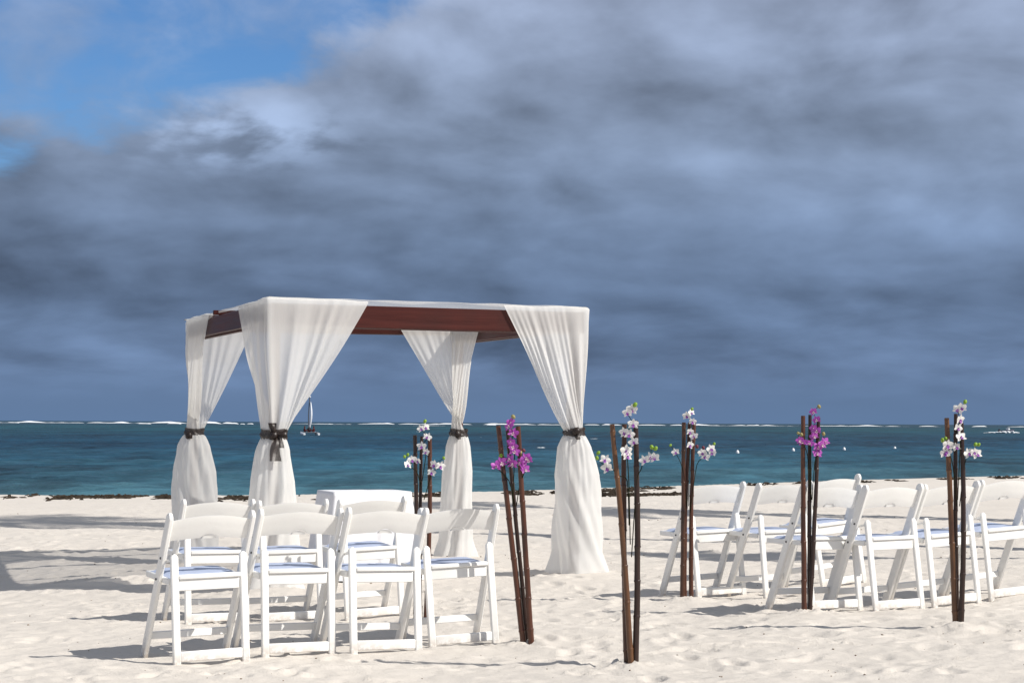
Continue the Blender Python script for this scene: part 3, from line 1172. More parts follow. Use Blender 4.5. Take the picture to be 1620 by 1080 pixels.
# ---- drapes
def drape(cname, armA, lenA, sideA, armB, lenB, sideB, ztie, rtie, skirt, label, bow, wrap, seed, ztop=GZ1 + .022, hem=None):
    """arm: corner name the top edge runs towards; side +1 outer face of that beam, -1 inner face;
    wrap: direction (+1/-1) in which the cloth goes round the post between the two arms"""
    C = Vector(CORN[cname])
    rr = np.random.default_rng(seed)
    root = empty('corner_drape', (C.x, C.y, 0))
    tag(root, label, 'drape', 'drapes tied at the gazebo corners')
    dA = (Vector(CORN[armA]) - C).normalized()
    dB = (Vector(CORN[armB]) - C).normalized()
    cen = gc - C
    def nrm(d, side):
        n = Vector((d.y, -d.x))
        if n.dot(cen) > 0:
            n = -n
        return n * side
    nA, nB = nrm(dA, sideA), nrm(dB, sideB)
    off = .097
    NU, NV = 120, 44
    pA, pB = math.atan2(dA.y, dA.x), math.atan2(dB.y, dB.x)
    pA, pB = math.atan2(nA.y, nA.x), math.atan2(nB.y, nB.x)
    sweep = (pB - pA + PI) % (2 * PI) - PI
    ext = math.copysign(R(112), sweep)
    pA -= ext
    sweep += 2 * ext
    ph = rr.uniform(0, 2 * PI, 8)
    fa = rr.uniform(.6, 1.2, 8)
    tot = lenA + lenB
    uc = lenA / tot
    corner = nA * off + nB * off
    top = []
    for i in range(NU + 1):
        u = i / NU
        if u < uc:
            s = lenA * (1 - u / uc)
            f = min(1, s / .12)
            p = dA * s + nA * off + nB * off * (1 - f) * (1 if sideA == sideB or True else 0)
        else:
            s = lenB * (u - uc) / (1 - uc)
            f = min(1, s / .12)
            p = dB * s + nB * off + nA * off * (1 - f)
        top.append(p)
    rows = []
    for i in range(NU + 1):
        u = i / NU
        a = pA + sweep * u
        tp = top[i]
        ti = Vector((math.cos(a), math.sin(a))) * rtie
        tang = top[min(i + 1, NU)] - top[max(i - 1, 0)]
        tang.normalize()
        n = Vector((tang.y, -tang.x))
        if n.dot(tp) < 0 and tp.length > 0:
            n = -n
        row = []
        fold = sum(fa[k2] * math.sin(2 * PI * u * (5.2 + 3.1 * k2) + ph[k2]) / (1 + .28 * k2) for k2 in range(6))
        fold2 = sum(fa[k2] * math.sin(2 * PI * u * (11 + 4.3 * k2) + ph[7 - k2]) / (1.3 + .3 * k2) for k2 in range(4))
        for j in range(NV + 1):
            v = j / NV
            g = v ** 1.05
            g = g * (1 - .03 * math.sin(PI * v))
            h2 = min(1, max(0, (v - .24) / .76))
            g2 = h2 * h2 * (3 - 2 * h2)
            dd, n_ = (dA, nA) if u < uc else (dB, nB)
            p = dd * (tp.dot(dd) * (1 - g) + ti.dot(dd) * g) + n_ * (tp.dot(n_) * (1 - g2) + ti.dot(n_) * g2)
            if v < .30:
                keep = max(0.0, 1 - v / .30)
            else:
                keep = 0.0
            amp = .0035 + .017 * math.sin(PI * min(1, v * 1.02)) ** .8 * (.55 + .45 * v)
            bulge = amp * (fold * .6 + fold2 * .38 * v)
            p = p + n * (bulge if keep == 0 else max(bulge, -.004 - .008 * (1 - keep)))
            z = ztop - v * (ztop - ztie)
            # the cloth lies over the beam top: first rows stay flat against the board
            row.append((p.x, p.y, z + .008 * math.sin(9 * u + ph[0]) * math.sin(PI * v)))
        # turn in over the top of the beam
        crown = .005 * math.sin(7 * u + ph[1]) + .004 * math.sin(19 * u + ph[2])
        edge_rows = []
        for (i_, dz_) in ((.09, .012), (.055, .020), (.032, .021), (.016, .017), (.006, .009)):
            edge_rows.append((row[0][0] - n.x * i_, row[0][1] - n.y * i_, row[0][2] + dz_ + crown * (1 if i_ > .03 else .6)))
        rows.append(edge_rows + row)
    mb = MB()
    mb.grid(rows)
    mb.build('upper_panel', M_SHEER, root, 'all')
    # lower skirt
    NT_, NZ = 150, 40
    KF = (2, 3, 5, 8, 11)
    zb = gz(C.x, C.y) - .01
    rows = []
    lean = skirt.get('lean', (0, 0))
    for j in range(NZ + 1):
        v = j / NZ
        z = ztie + .0 - v * (ztie - zb)
        prof = np.interp(v, skirt['v'], skirt['r'])
        row = []
        for i in range(NT_):
            a = 2 * PI * i / NT_
            tw = 1.5 * v * math.sin(ph[6])
            fold = sum(fa[k2] * math.sin((a + tw * (.4 + .2 * k2)) * KF[k2] + ph[k2] + 1.6 * v * math.sin(ph[k2] * 3)) / (1 + .30 * k2) for k2 in range(5))
            fine = math.sin(a * 17 + ph[3] + 2 * v) * .5 + math.sin(a * 23 + ph[5]) * .4
            amp = .085 * min(1, v * 6 + .25) * (1 + .5 * v)
            r_ = prof * (1 + amp * fold * .80 + .045 * fine * max(0, 1 - 1.6 * v))
            # cloth sags and bunches above the hem
            r_ += .012 * math.sin(v * 21 + 2 * math.sin(a * 2 + ph[1])) * v * v * .6
            cx_ = lean[0] * v
            cy_ = lean[1] * v
            zz = z + (0.012 * math.sin(3 * a + ph[2]) if j == NZ else 0)
            row.append((cx_ + r_ * math.cos(a), cy_ + r_ * math.sin(a), zz))
        rows.append(row)
    mb = MB()
    mb.grid(rows, False, True)
    mb.build('skirt_panel', M_SHEER, root, 'all')
    # sash round the waist: three wound turns
    mb = MB()
    P = []
    SN = 72
    for j in range(9):
        zz = ztie - .042 + .088 * j / 8
        row = []
        for i in range(SN):
            a = 2 * PI * i / SN
            r_ = rtie + .010 + .005 * math.sin(j / 8 * PI * 3 + a * 1.0) + .004 * math.sin(a * 11 + j) + .006 * math.sin(PI * j / 8)
            row.append((r_ * math.cos(a), r_ * math.sin(a), zz + .006 * math.sin(a * 2 + seed)))
        P.append(row)
    mb.grid(P, False, True)
    sash = mb.build('sash', M_SASH, root, 'all')
    # knot
    toward = Vector((-C.x, -C.y)).normalized()
    side = Vector((-toward.y, toward.x))

    def pt(sx, out_, z):
        below = max(0.0, (ztie - .03 - z) / (ztie - zb))
        p = side * sx + toward * (max(rtie, float(np.interp(below, skirt['v'], skirt['r'])) * (1.22 if below > .004 else 1)) + out_)
        return Vector((p.x, p.y, z))
    kx = bow['x']
    mb = MB()
    mb.ball(pt(kx, .022, ztie - .004 + bow.get('dz', 0)), (.036, .03, .036), 12, 8, None, .10)
    mb.build('knot', M_SASH, sash, 'all')

    def ribbon(path, wid, name, twist=0.0):
        P = []
        n_ = len(path)
        for i, p in enumerate(path):
            tt_ = i / (n_ - 1)
            w_ = wid[i] if isinstance(wid, (list, tuple)) else wid
            a = Vector((side.x, side.y, 0)) if not callable(twist) else twist(tt_)
            row = []
            for j in range(7):
                e = -1 + 2 * j / 6
                row.append(tuple(Vector(p) + a * (e * w_) + Vector((toward.x, toward.y, 0)) * (.010 * math.sin(e * 4 + i * .7))))
            P.append(row)
        mb = MB()
        mb.grid(P)
        mb.build(name, M_SASH, sash, 'all')
    if bow.get('tails'):
        zt = ztie
        ribbon([pt(kx + .012 + .004 * math.sin(i * 1.1), .02 + .010 * math.sin(i), zt - .01 - .027 * i) for i in range(8)], [.014, .026, .032, .036, .038, .040, .043, .046], 'bow_tail')
        ribbon([pt(kx + .04 + .006 * i, .03 + .01 * math.cos(i), zt - .01 - .022 * i) for i in range(5)], [.012, .018, .02, .02, .018], 'bow_tail')
        up = Vector((0, 0, 1))
        for (sx, sz, n_) in ((-.012, .095, 7), (.105, .012, 7)):
            path = []
            for i in range(13):
                a = PI * i / 12
                f = math.sin(a)
                path.append(pt(kx + sx * f + .006 * math.cos(a), .03 + .035 * math.cos(a) * f, zt + sz * f))
            tw = (lambda tt_: Vector((side.x, side.y, 0))) if abs(sz) > abs(sx) else (lambda tt_: Vector((0, 0, 1)))
            ribbon(path, [.010 + .022 * math.sin(PI * i / 12) for i in range(13)], 'bow_loop', tw)
    else:
        ribbon([pt(kx + .004 * i, .03, ztie - .005 - .012 * i) for i in range(5)], [.014, .022, .024, .022, .016], 'bow_tail')
    return root


drape('FL', 'BL', .95, 1, 'FR', .74, 1, 1.195, .088,
      dict(v=[0, .03, .09, .3, .6, .9, 1], r=[.082, .105, .135, .175, .195, .205, .23]),
      'white drape with a trailing brown bow, near left corner of the gazebo', dict(x=-.0, tails=True), 1, 21)
drape('FR', 'FL', .68, 1, 'BR', .40, 1, 1.215, .075,
      dict(v=[0, .03, .10, .3, .6, .85, 1], r=[.072, .10, .135, .175, .19, .205, .255], lean=(.045, -.02)),
      'white drape standing clear on open sand, near right corner of the gazebo', dict(x=.02, dz=.02), 1, 33)
drape('BL', 'BR', .55, -1, 'FL', 1.15, 1, 1.190, .076,
      dict(v=[0, .03, .10, .3, .6, .9, 1], r=[.072, .115, .15, .185, .197, .2, .22]),
      'shaded white drape at the far left corner of the gazebo, leftmost of the four', dict(x=-.05, dz=-.02), 1, 45)
drape('BR', 'FR', .85, -1, 'BL', .60, -1, 1.190, .074,
      dict(v=[0, .03, .10, .3, .6, .85, 1], r=[.07, .095, .12, .15, .165, .17, .215], lean=(-.02, -.02)),
      'white drape at the far right corner of the gazebo, seen under the front beam', dict(x=-.01), 1, 57, GZ1 - .03)

# ------------------------------------------------------------------ table and cloth
TC = Vector((-1.235, 15.92))
TA = R(20)
tz = gz(TC.x, TC.y)
TW, TD, TH = .66, .57, .715
tab = empty('small_table', (TC.x, TC.y, tz), TA)
tag(tab, 'small square table hidden under the white cloth beneath the gazebo', 'table')
mb = MB()
mb.box((0, 0, TH - .020), (TW - .09, TD - .09, .03), .005)
mb.build('table_top', M_WOOD, tab, 35)
for sx in (-1, 1):
    for sy in (-1, 1):
        mb = MB()
        mb.bar((sx * (TW / 2 - .06), sy * (TD / 2 - .06), -.03), (sx * (TW / 2 - .06), sy * (TD / 2 - .06), TH - .034), .045, .045)
        mb.build('leg', M_WOOD, tab, 35)
M_CLOTH, t, out = mat('white_tablecloth')
co_ = t.new('ShaderNodeTexCoord').outputs['Object']
b = t.new('ShaderNodeBsdfPrincipled')
t.put(b.inputs['Base Color'], t.mix(t.noise(co_, 6, 4, .6), (.80, .80, .83), (.88, .88, .90)))
b.inputs['Roughness'].default_value = .6
b.inputs['Sheen Weight'].default_value = .2
bp = t.new('ShaderNodeBump')
bp.inputs['Strength'].default_value = .3
bp.inputs['Distance'].default_value = .006
t.put(bp.inputs['Height'], t.noise(t.mapping(co_, (0, 0, 0), (0, 0, 0), (9, 9, 5)), 1.0, 4, .6, 1.0))
t.put(b.inputs['Normal'], bp.outputs[0])
t.l.new(b.outputs[0], out.inputs[0])
mb = MB()
rows = []
NP = 160


def rrect(s, ex):
    """point on the table outline grown by ex, rounded corners; s in 0..1"""
    a = 2 * PI * s
    hx, hy = TW / 2 + ex, TD / 2 + ex
    p = 36.0
    cx_, cy_ = math.cos(a), math.sin(a)
    r_ = (abs(cx_ / hx) ** p + abs(cy_ / hy) ** p) ** (-1 / p)
    return r_ * cx_, r_ * cy_


for j in range(30):
    row = []
    for i in range(NP):
        s = i / NP
        a = 2 * PI * s
        if j < 5:
            f = j / 5
            x, y = rrect(s, 0)
            row.append((x * f, y * f, TH + .004 + .0015 * math.sin(a * 7 + j)))
        else:
            v = (j - 5) / 24
            x, y = rrect(s, 0)
            corner = (abs(math.sin(2 * (a - .04)))) ** 3
            fold = math.sin(a * 14 + .7 * math.sin(a * 3)) * .5 + math.sin(a * 23 + 1.3) * .3
            ex = .004 + v * (.03 + .055 * corner) + fold * .016 * v ** .8
            x, y = rrect(s, ex)
            row.append((x, y, TH + .004 - .006 * min(1, v * 20) - v * (TH - .005)))
    rows.append(row)
mb.grid(rows, False, True)
o = mb.build('tablecloth', M_CLOTH, None, 'all')
o.location = (TC.x, TC.y, tz)
o.rotation_euler = (0, 0, TA)
tag(o, 'white cloth draped to the ground over the small gazebo table', 'tablecloth')


# ------------------------------------------------------------------ bamboo canes with orchids
def bamboo_mat(name, c1, c2, c3):
    m, t, out = mat(name)
    co_ = t.new('ShaderNodeTexCoord').outputs['Object']
    b = t.new('ShaderNodeBsdfPrincipled')
    n1 = t.noise(t.mapping(co_, (0, 0, 0), (0, 0, 0), (60, 60, 6)), 1.0, 5, .65, .4)
    n2 = t.noise(t.mapping(co_, (2, 1, 0), (0, 0, 0), (8, 8, 3.5)), 1.0, 4, .6)
    c = t.mix(n1, c1, c2)
    c = t.mix(t.smooth(n2, .45, .7), c, c3)
    t.put(b.inputs['Base Color'], c)
    t.put(b.inputs['Roughness'], t.math('ADD', .22, t.math('MULTIPLY', n1, .25)))
    t.l.new(b.outputs[0], out.inputs[0])
    return m


M_BAM = [bamboo_mat('bamboo_red_brown', (.055, .017, .009), (.115, .040, .019), (.036, .013, .008)),
         bamboo_mat('bamboo_black_brown', (.014, .009, .007), (.05, .022, .014), (.028, .012, .009)),
         bamboo_mat('bamboo_tan', (.085, .036, .015), (.155, .070, .029), (.045, .019, .011)),
         bamboo_mat('bamboo_umber', (.045, .019, .011), (.10, .042, .022), (.02, .011, .008))]


def petal_mat(name, ca, cb):
    m, t, out = mat(name)
    co_ = t.new('ShaderNodeTexCoord').outputs['Object']
    a = t.new('ShaderNodeBsdfPrincipled')
    n = t.noise(co_, 90, 3, .6)
    t.put(a.inputs['Base Color'], t.mix(n, ca, cb))
    a.inputs['Roughness'].default_value = .5
    tl = t.new('ShaderNodeBsdfTranslucent')
    t.put(tl.inputs[0], cb)
    s1 = t.new('ShaderNodeMixShader')
    s1.inputs[0].default_value = .25
    t.l.new(a.outputs[0], s1.inputs[1])
    t.l.new(tl.outputs[0], s1.inputs[2])
    t.l.new(s1.outputs[0], out.inputs[0])
    return m


M_PW = petal_mat('petal_white', (.80, .79, .72), (.88, .87, .84))
M_PP = petal_mat('petal_purple', (.34, .045, .36), (.56, .12, .55))
M_LIPW = petal_mat('lip_violet', (.26, .06, .38), (.42, .13, .52))
M_LIPP = petal_mat('lip_pale', (.62, .40, .55), (.75, .62, .60))
M_BUDG = simple('bud_green', (.20, .34, .03), .45, .4, .3, 60)
M_BUDY = simple('bud_olive', (.30, .26, .10), .5, .4, .4, 60)
M_BUDR = simple('bud_wine', (.13, .022, .04), .5, .4, .3, 60)
M_STEM = simple('stem_green', (.022, .024, .010), .9, .1, .3, 40)


def petal(mb, ang, L, W, cup, tip=.0, curl=0.0):
    """one petal leaving the centre in the local XZ plane, facing -Y"""
    c, s = math.cos(ang), math.sin(ang)
    rows = []
    for i in range(6):
        f = i / 5
        wd = W * (math.sin(PI * min(1, f * .86 + .09)) ** .75)
        rad = .004 + L * f
        row = []
        for j in range(5):
            e = -1 + 2 * j / 4
            lx, lz = e * wd, rad - abs(e) * L * .05
            y = -cup * f * f * L + .25 * wd * e * e * (1 if cup >= 0 else -1) - curl * math.sin(f * 3)
            row.append((lx * c - lz * s, -y * -1, lx * s + lz * c))
        rows.append(row)
    mb.grid(rows)


def flower_mesh(name, mp, ml, seed):
    r_ = random.Random(seed)
    mb = MB()
    j = lambda a: a + r_.uniform(-.09, .09)
    # three narrow sepals, two broad petals, lip and column
    petal(mb, j(0), .031, .0085, r_.uniform(-.1, .35))
    petal(mb, j(2.2), .030, .0082, r_.uniform(-.1, .35))
    petal(mb, j(-2.2), .030, .0082, r_.uniform(-.1, .35))
    petal(mb, j(1.18), .031, .0150, r_.uniform(0, .3))
    petal(mb, j(-1.18), .031, .0150, r_.uniform(0, .3))
    mb.cur = 1
    petal(mb, j(PI), .015, .0065, 1.1)
    petal(mb, j(PI) + .75, .010, .005, 1.3)
    petal(mb, j(PI) - .75, .010, .005, 1.3)
    mb.ball((0, -.006, .001), (.0042, .006, .0042), 7, 5)
    return mb.mesh(name, [mp, ml], 'all')


FW = [flower_mesh('flower', M_PW, M_LIPW, i) for i in range(4)]
FP = [flower_mesh('flower', M_PP, M_LIPP, 20 + i) for i in range(4)]


def bud_mesh(mt, seed):
    mb = MB()
    mb.ball((0, 0, 0), (.0105, .0105, .0135), 10, 8, None, .04)
    return mb.mesh('bud', mt, 'all')


BUD = {'g': bud_mesh(M_BUDG, 1), 'y': bud_mesh(M_BUDY, 2), 'r': bud_mesh(M_BUDR, 3)}


def cane_mesh(base, top, rad, mt, seed, bend=.012):
    """bamboo culm between two points: swollen nodes, slight bend, cut top"""
    r_ = random.Random(seed)
    base, top = Vector(base), Vector(top)
    ax = top - base
    L = ax.length
    bd = Vector((r_.uniform(-1, 1), r_.uniform(-1, 1), 0)) * bend
    ts, rs = [], []
    node = [0.0]
    p = r_.uniform(.05, .16)
    while p < L - .03:
        node.append(p)
        p += r_.uniform(.17, .25)
    ks = [(0.0, 1.0)]
    for nd in node[1:]:
        ks += [(nd - .022, .985), (nd - .007, 1.05), (nd - .003, 1.14), (nd + .002, 1.16), (nd + .006, .99), (nd + .014, 1.03), (nd + .03, .985)]
    ks += [(L, .985)]
    pts, rad_ = [], []
    zig = 0
    for (s, k_) in ks:
        f = s / L
        q_ = base + ax * f + bd * math.sin(PI * f) * 1.0
        idx = sum(1 for nd in node if nd <= s)
        q_ = q_ + Vector((.0007 * (1 if idx % 2 else -1), .0007 * math.sin(idx * 2.1), 0))
        pts.append(q_)
        rad_.append(rad * k_ * (1.08 - .22 * f))
    mb = MB()
    mb.tube(pts, rad_, 12, True)
    # hollow cut end
    mb.tube([top + (ax.normalized() * .0008), top + ax.normalized() * .0012], [rad * .62, rad * .60], 10, True)
    return mb.mesh('bamboo_cane', mt, 45)


def bamboo_group(idx, canes, sprays, purple, label):
    """canes: (bottom px, bottom py, top px, top py, radius, material, y offset); sprays: list of flower spots"""
    bx, by = BAMBOO[idx]
    D0 = by
    z0 = gz(bx, by)
    root = empty('bamboo_canes', (bx, by, z0))
    tag(root, label, 'bamboo canes', 'bamboo cane bundles with orchids along the aisle')
    o0 = Vector((bx, by, z0))
    tops = []
    for n_, (b0, b1, t0, t1, rad, mt, dy) in enumerate(canes):
        B = wpx(b0, b1, D0 + dy[0])
        B.z = z0 - .06
        T = wpx(t0, t1, D0 + dy[1])
        link('bamboo_cane', cane_mesh(B - o0, T - o0, rad, M_BAM[mt], idx * 10 + n_), root)
        tops.append((B - o0, T - o0))
    r_ = random.Random(idx + 100)
    fl = FP if purple else FW
    for sp_ in sprays:
        spots = [wpx(x, y, D0 - .045 + r_.uniform(-.02, .012)) - o0 for (x, y) in sp_['f']]
        buds = [(wpx(x, y, D0 - .04 + r_.uniform(-.02, .02)) - o0, kd) for (x, y, kd) in sp_['b']]
        root_p = wpx(sp_['s'][0], sp_['s'][1], D0 - .02) - o0
        way = [root_p] + [wpx(x, y, D0 - .03) - o0 for (x, y) in sp_.get('w', [])]
        chain = way + sorted(spots, key=lambda p: p.z) if sp_.get('sort', True) else way + spots
        chain = chain + [b_[0] for b_ in buds[:1]]
        # smooth stem behind the flowers
        pts = []
        for i in range(len(chain) - 1):
            for k2 in range(4):
                tt_ = k2 / 4
                p0 = chain[max(i - 1, 0)]
                p1, p2 = chain[i], chain[i + 1]
                p3 = chain[min(i + 2, len(chain) - 1)]
                v0, v1 = (p2 - p0) * .35, (p3 - p1) * .35
                pts.append(p1 * (2 * tt_ ** 3 - 3 * tt_ ** 2 + 1) + v0 * (tt_ ** 3 - 2 * tt_ ** 2 + tt_) + p2 * (-2 * tt_ ** 3 + 3 * tt_ ** 2) + v1 * (tt_ ** 3 - tt_ ** 2) + Vector((0, .012, 0)))
        pts.append(chain[-1] + Vector((0, .008, 0)))
        mb = MB()
        mb.tube(pts, [.0028 - .0012 * i / len(pts) for i in range(len(pts))], 6)
        spray = mb.build('orchid_spray', M_STEM, root, 'all')
        for p in spots:
            o = link('flower', r_.choice(fl), spray)
            o.location = p
            o.rotation_euler = (r_.uniform(-.45, .35), r_.uniform(-.5, .5), r_.uniform(-.75, .75))
            s_ = r_.uniform(.80, 1.08)
            o.scale = (s_, s_, s_)
        for p, kd in buds:
            o = link('bud', BUD[kd], spray)
            o.location = p
            o.rotation_euler = (r_.uniform(-.6, .6), r_.uniform(-.8, .8), 0)
            s_ = r_.uniform(.85, 1.2)
            o.scale = (s_, s_, s_)
    return root


bamboo_group(0, [(660, 981, 657, 688, .0150, 1, (0, 0)), (668, 981, 668, 690, .0125, 1, (.03, .04)), (676, 983, 680.5, 690, .0155, 0, (-.01, -.01))],
             [dict(f=[(667, 678), (674, 676), (677, 691), (668, 706), (675, 715)], b=[(673, 666, 'g')], s=(669, 760)),
              dict(f=[(646, 735), (653, 727), (662, 729)], b=[(641, 722, 'g'), (646, 719, 'g')], s=(668, 770), w=[(660, 745)]),
              dict(f=[(688, 735), (698, 737), (684, 747)], b=[(703, 724, 'g')], s=(672, 790), w=[(680, 762)])],
             False, 'three dark canes with white orchids rising behind the fourth front chair, leftmost cane bundle')
bamboo_group(1, [(831, 1012, 788.5, 673, .0165, 0, (0, 0)), (838, 1014, 803, 679, .0130, 1, (.03, .04)), (843, 1018, 820, 674, .0165, 0, (-.02, -.02))],
             [dict(f=[(808, 668), (806, 674), (813, 685), (809, 699), (813, 706), (815, 714)], b=[(812.5, 659, 'y')], s=(812, 800)),
              dict(f=[(807, 726), (812, 733), (794, 731), (786, 737)], b=[(793, 721, 'g')], s=(816, 800), w=[(806, 760)]),
              dict(f=[(824, 731), (833, 724), (832, 742), (837, 727), (829, 736)], b=[(824, 715, 'y'), (829, 712, 'r')], s=(818, 800), w=[(823, 768)])],
             True, 'three leaning brown canes with purple orchids beside the shadowed chair')
bamboo_group(2, [(1000, 1049, 968.5, 671, .0150, 2, (-.02, -.02)), (993, 1047, 988, 671, .0150, 3, (.02, .03)), (1006, 1046, 1005.5, 665, .0160, 1, (.0, .0))],
             [dict(f=[(993, 653), (1000, 648), (1002, 671), (988, 684), (996, 687), (1003, 699), (991, 713), (993, 721)], b=[(1005, 640, 'g')], s=(998, 860), w=[(996, 770)]),
              dict(f=[(958, 727), (961, 740)], b=[(945, 724, 'g'), (947, 716, 'g')], s=(996, 830), w=[(993, 760), (978, 751)], sort=False),
              dict(f=[(1020, 728), (1030, 723), (1036, 724)], b=[(1031.5, 707, 'g'), (1037.5, 709, 'g')], s=(1000, 880), w=[(1008, 762), (1015, 742)])],
             False, 'three canes with white orchids nearest the camera, the front one tan, beside the right drape')
bamboo_group(3, [(1080, 949, 1082, 668, .0165, 3, (0, 0)), (1084, 952, 1091, 668, .0130, 0, (.02, .03)), (1094, 945, 1098.5, 664, .0150, 0, (.03, .0))],
             [dict(f=[(1087, 658), (1094, 653), (1096, 667), (1092, 683), (1098, 690), (1092, 704)], b=[(1095, 647, 'g')], s=(1090, 800)),
              dict(f=[(1069, 715)], b=[(1061, 704, 'g')], s=(1088, 800), w=[(1080, 740)]),
              dict(f=[(1111, 716), (1116, 722), (1125, 710), (1127, 716)], b=[(1130, 702, 'g'), (1113, 708, 'r'), (1103, 706, 'r')], s=(1092, 810), w=[(1103, 735)])],
             False, 'three canes with white orchids and wine red buds before the first right chair')
bamboo_group(4, [(1272, 968, 1270.5, 657.5, .0165, 0, (-.02, -.02)), (1280, 966, 1281.5, 656, .0135, 1, (.02, .02)), (1280, 968, 1295, 660, .0140, 1, (.0, .0))],
             [dict(f=[(1287, 651), (1292, 664), (1287, 677), (1292, 681), (1282, 701), (1288, 690)], b=[(1296, 643, 'y')], s=(1284, 790)),
              dict(f=[(1265, 696), (1270, 699)], b=[(1263, 685, 'y'), (1268, 687, 'y')], s=(1282, 780), w=[(1278, 720)]),
              dict(f=[(1294, 707), (1301, 703), (1305, 699), (1293, 717)], b=[(1303, 686, 'y')], s=(1285, 790), w=[(1289, 735)])],
             True, 'three upright canes with purple orchids before the right front row of chairs')
bamboo_group(5, [(1510, 994, 1497.5, 661, .0165, 2, (0, 0)), (1513, 993, 1512, 654.5, .0135, 1, (.02, .03)), (1518, 995, 1521, 668, .0155, 1, (-.02, .0))],
             [dict(f=[(1516, 648), (1522, 645), (1519, 664), (1516, 677), (1520, 691)], b=[(1527, 635.5, 'g')], s=(1515, 790)),
              dict(f=[(1499, 704), (1494, 717), (1498, 714), (1513, 707)], b=[(1491, 696, 'g'), (1496, 693, 'g')], s=(1514, 800), w=[(1508, 738)], sort=False),
              dict(f=[(1532, 717), (1541, 715), (1545, 718)], b=[(1543, 702.5, 'g'), (1548, 703, 'g')], s=(1518, 800), w=[(1526, 737)], sort=False)],
             False, 'three canes with white orchids farthest right, the left cane tan')

# coral stone on the sand at the left
M_STONE = simple('coral_stone', (.58, .47, .36), .9, .2, .25, 60, .5)
mb = MB()
p = (-2.49, 14.0)
mb.ball((0, 0, 0), (.035, .03, .038), 12, 9, None, .16)
o = mb.build('coral_stone', M_STONE, None, 60)
o.location = (p[0], p[1], gz(*p) + .022)
tag(o, 'small pale lump of coral lying on the sand left of the chairs', 'stone')

# ------------------------------------------------------------------ things on the water
M_HULL = simple('white_hull', (.78, .79, .80), .3, .5, .05, 3)
M_MAST = simple('mast_alloy', (.12, .13, .15), .4, .5)
M_SAIL = simple('sailcloth', (.74, .76, .80), .6, .3, .08, 3)
M_TRAMP = simple('trampoline_net', (.06, .07, .10), .8, .2)
M_VEST = simple('red_vest', (.10, .022, .022), .7, .2, .2, 6)
M_DARKC = simple('dark_clothes', (.03, .03, .035), .8, .2)

bp_ = wpx(491, 688, 250.0)
bp_.z = WATER_Z
cat = empty('sailing_catamaran', bp_, R(14))
tag(cat, 'small white catamaran with furled sail out on the lagoon', 'sailboat')
for s in (-1, 1):
    mb = MB()
    rows = []
    for i in range(13):
        f = i / 12
        y = -1.9 + 3.8 * f
        wd = .23 * (math.sin(PI * min(1, .12 + f * .88)) ** .5)
        zt = .30 + .16 * f ** 2
        rows.append([(s * .95 + wd * math.cos(a), y, (zt - .1) + (.1 if math.sin(a) > 0 else .32) * math.sin(a)) for a in [2 * PI * j / 10 for j in range(10)]])
    mb.grid(rows, False, True)
    mb.add([rows[0][j] for j in range(10)], [tuple(range(10))])
    mb.add([rows[-1][j] for j in range(10)], [tuple(range(10))])
    mb.build('hull', M_HULL, cat, 60)
mb = MB()
mb.box((0, -.15, .34), (1.7, 1.9, .04), .01)
mb.build('trampoline', M_TRAMP, cat)
for y in (-1.1, .8):
    mb = MB()
    mb.tube([(-.98, y, .36), (.98, y, .36)], .05, 8)
    mb.build('crossbeam', M_MAST, cat)
mb = MB()
mb.tube([(-.02, .8, .36), (-.06, .74, 2.6), (.05, .66, 5.0)], [.09, .085, .07], 8)
mb.build('mast', M_MAST, cat, 60)
mb = MB()
mb.ball((.06, .66, 5.05), (.16, .05, .09), 8, 6)
mb.build('mast_float', M_HULL, cat, 60)
mb = MB()
rows = []
for i in range(16):
    f = i / 15
    z = .75 + 3.6 * f
    wd = .13 * math.sin(PI * min(1, .30 + f * .66)) ** .6 + .02
    cx_ = .16 + .06 * math.sin(PI * f * .95) - .22 * (1 - f) ** 3
    rows.append([(cx_ + wd * math.cos(a), .55 - .5 * math.sin(PI * f) + .10 * math.sin(a), z) for a in [2 * PI * j / 8 for j in range(8)]])
mb.grid(rows, False, True)
mb.build('sail', M_SAIL, cat, 'all')
mb = MB()
mb.tube([(-.02, .75, .85), (-.1, -1.2, .8)], .035, 8)
mb.build('boom', M_MAST, cat)


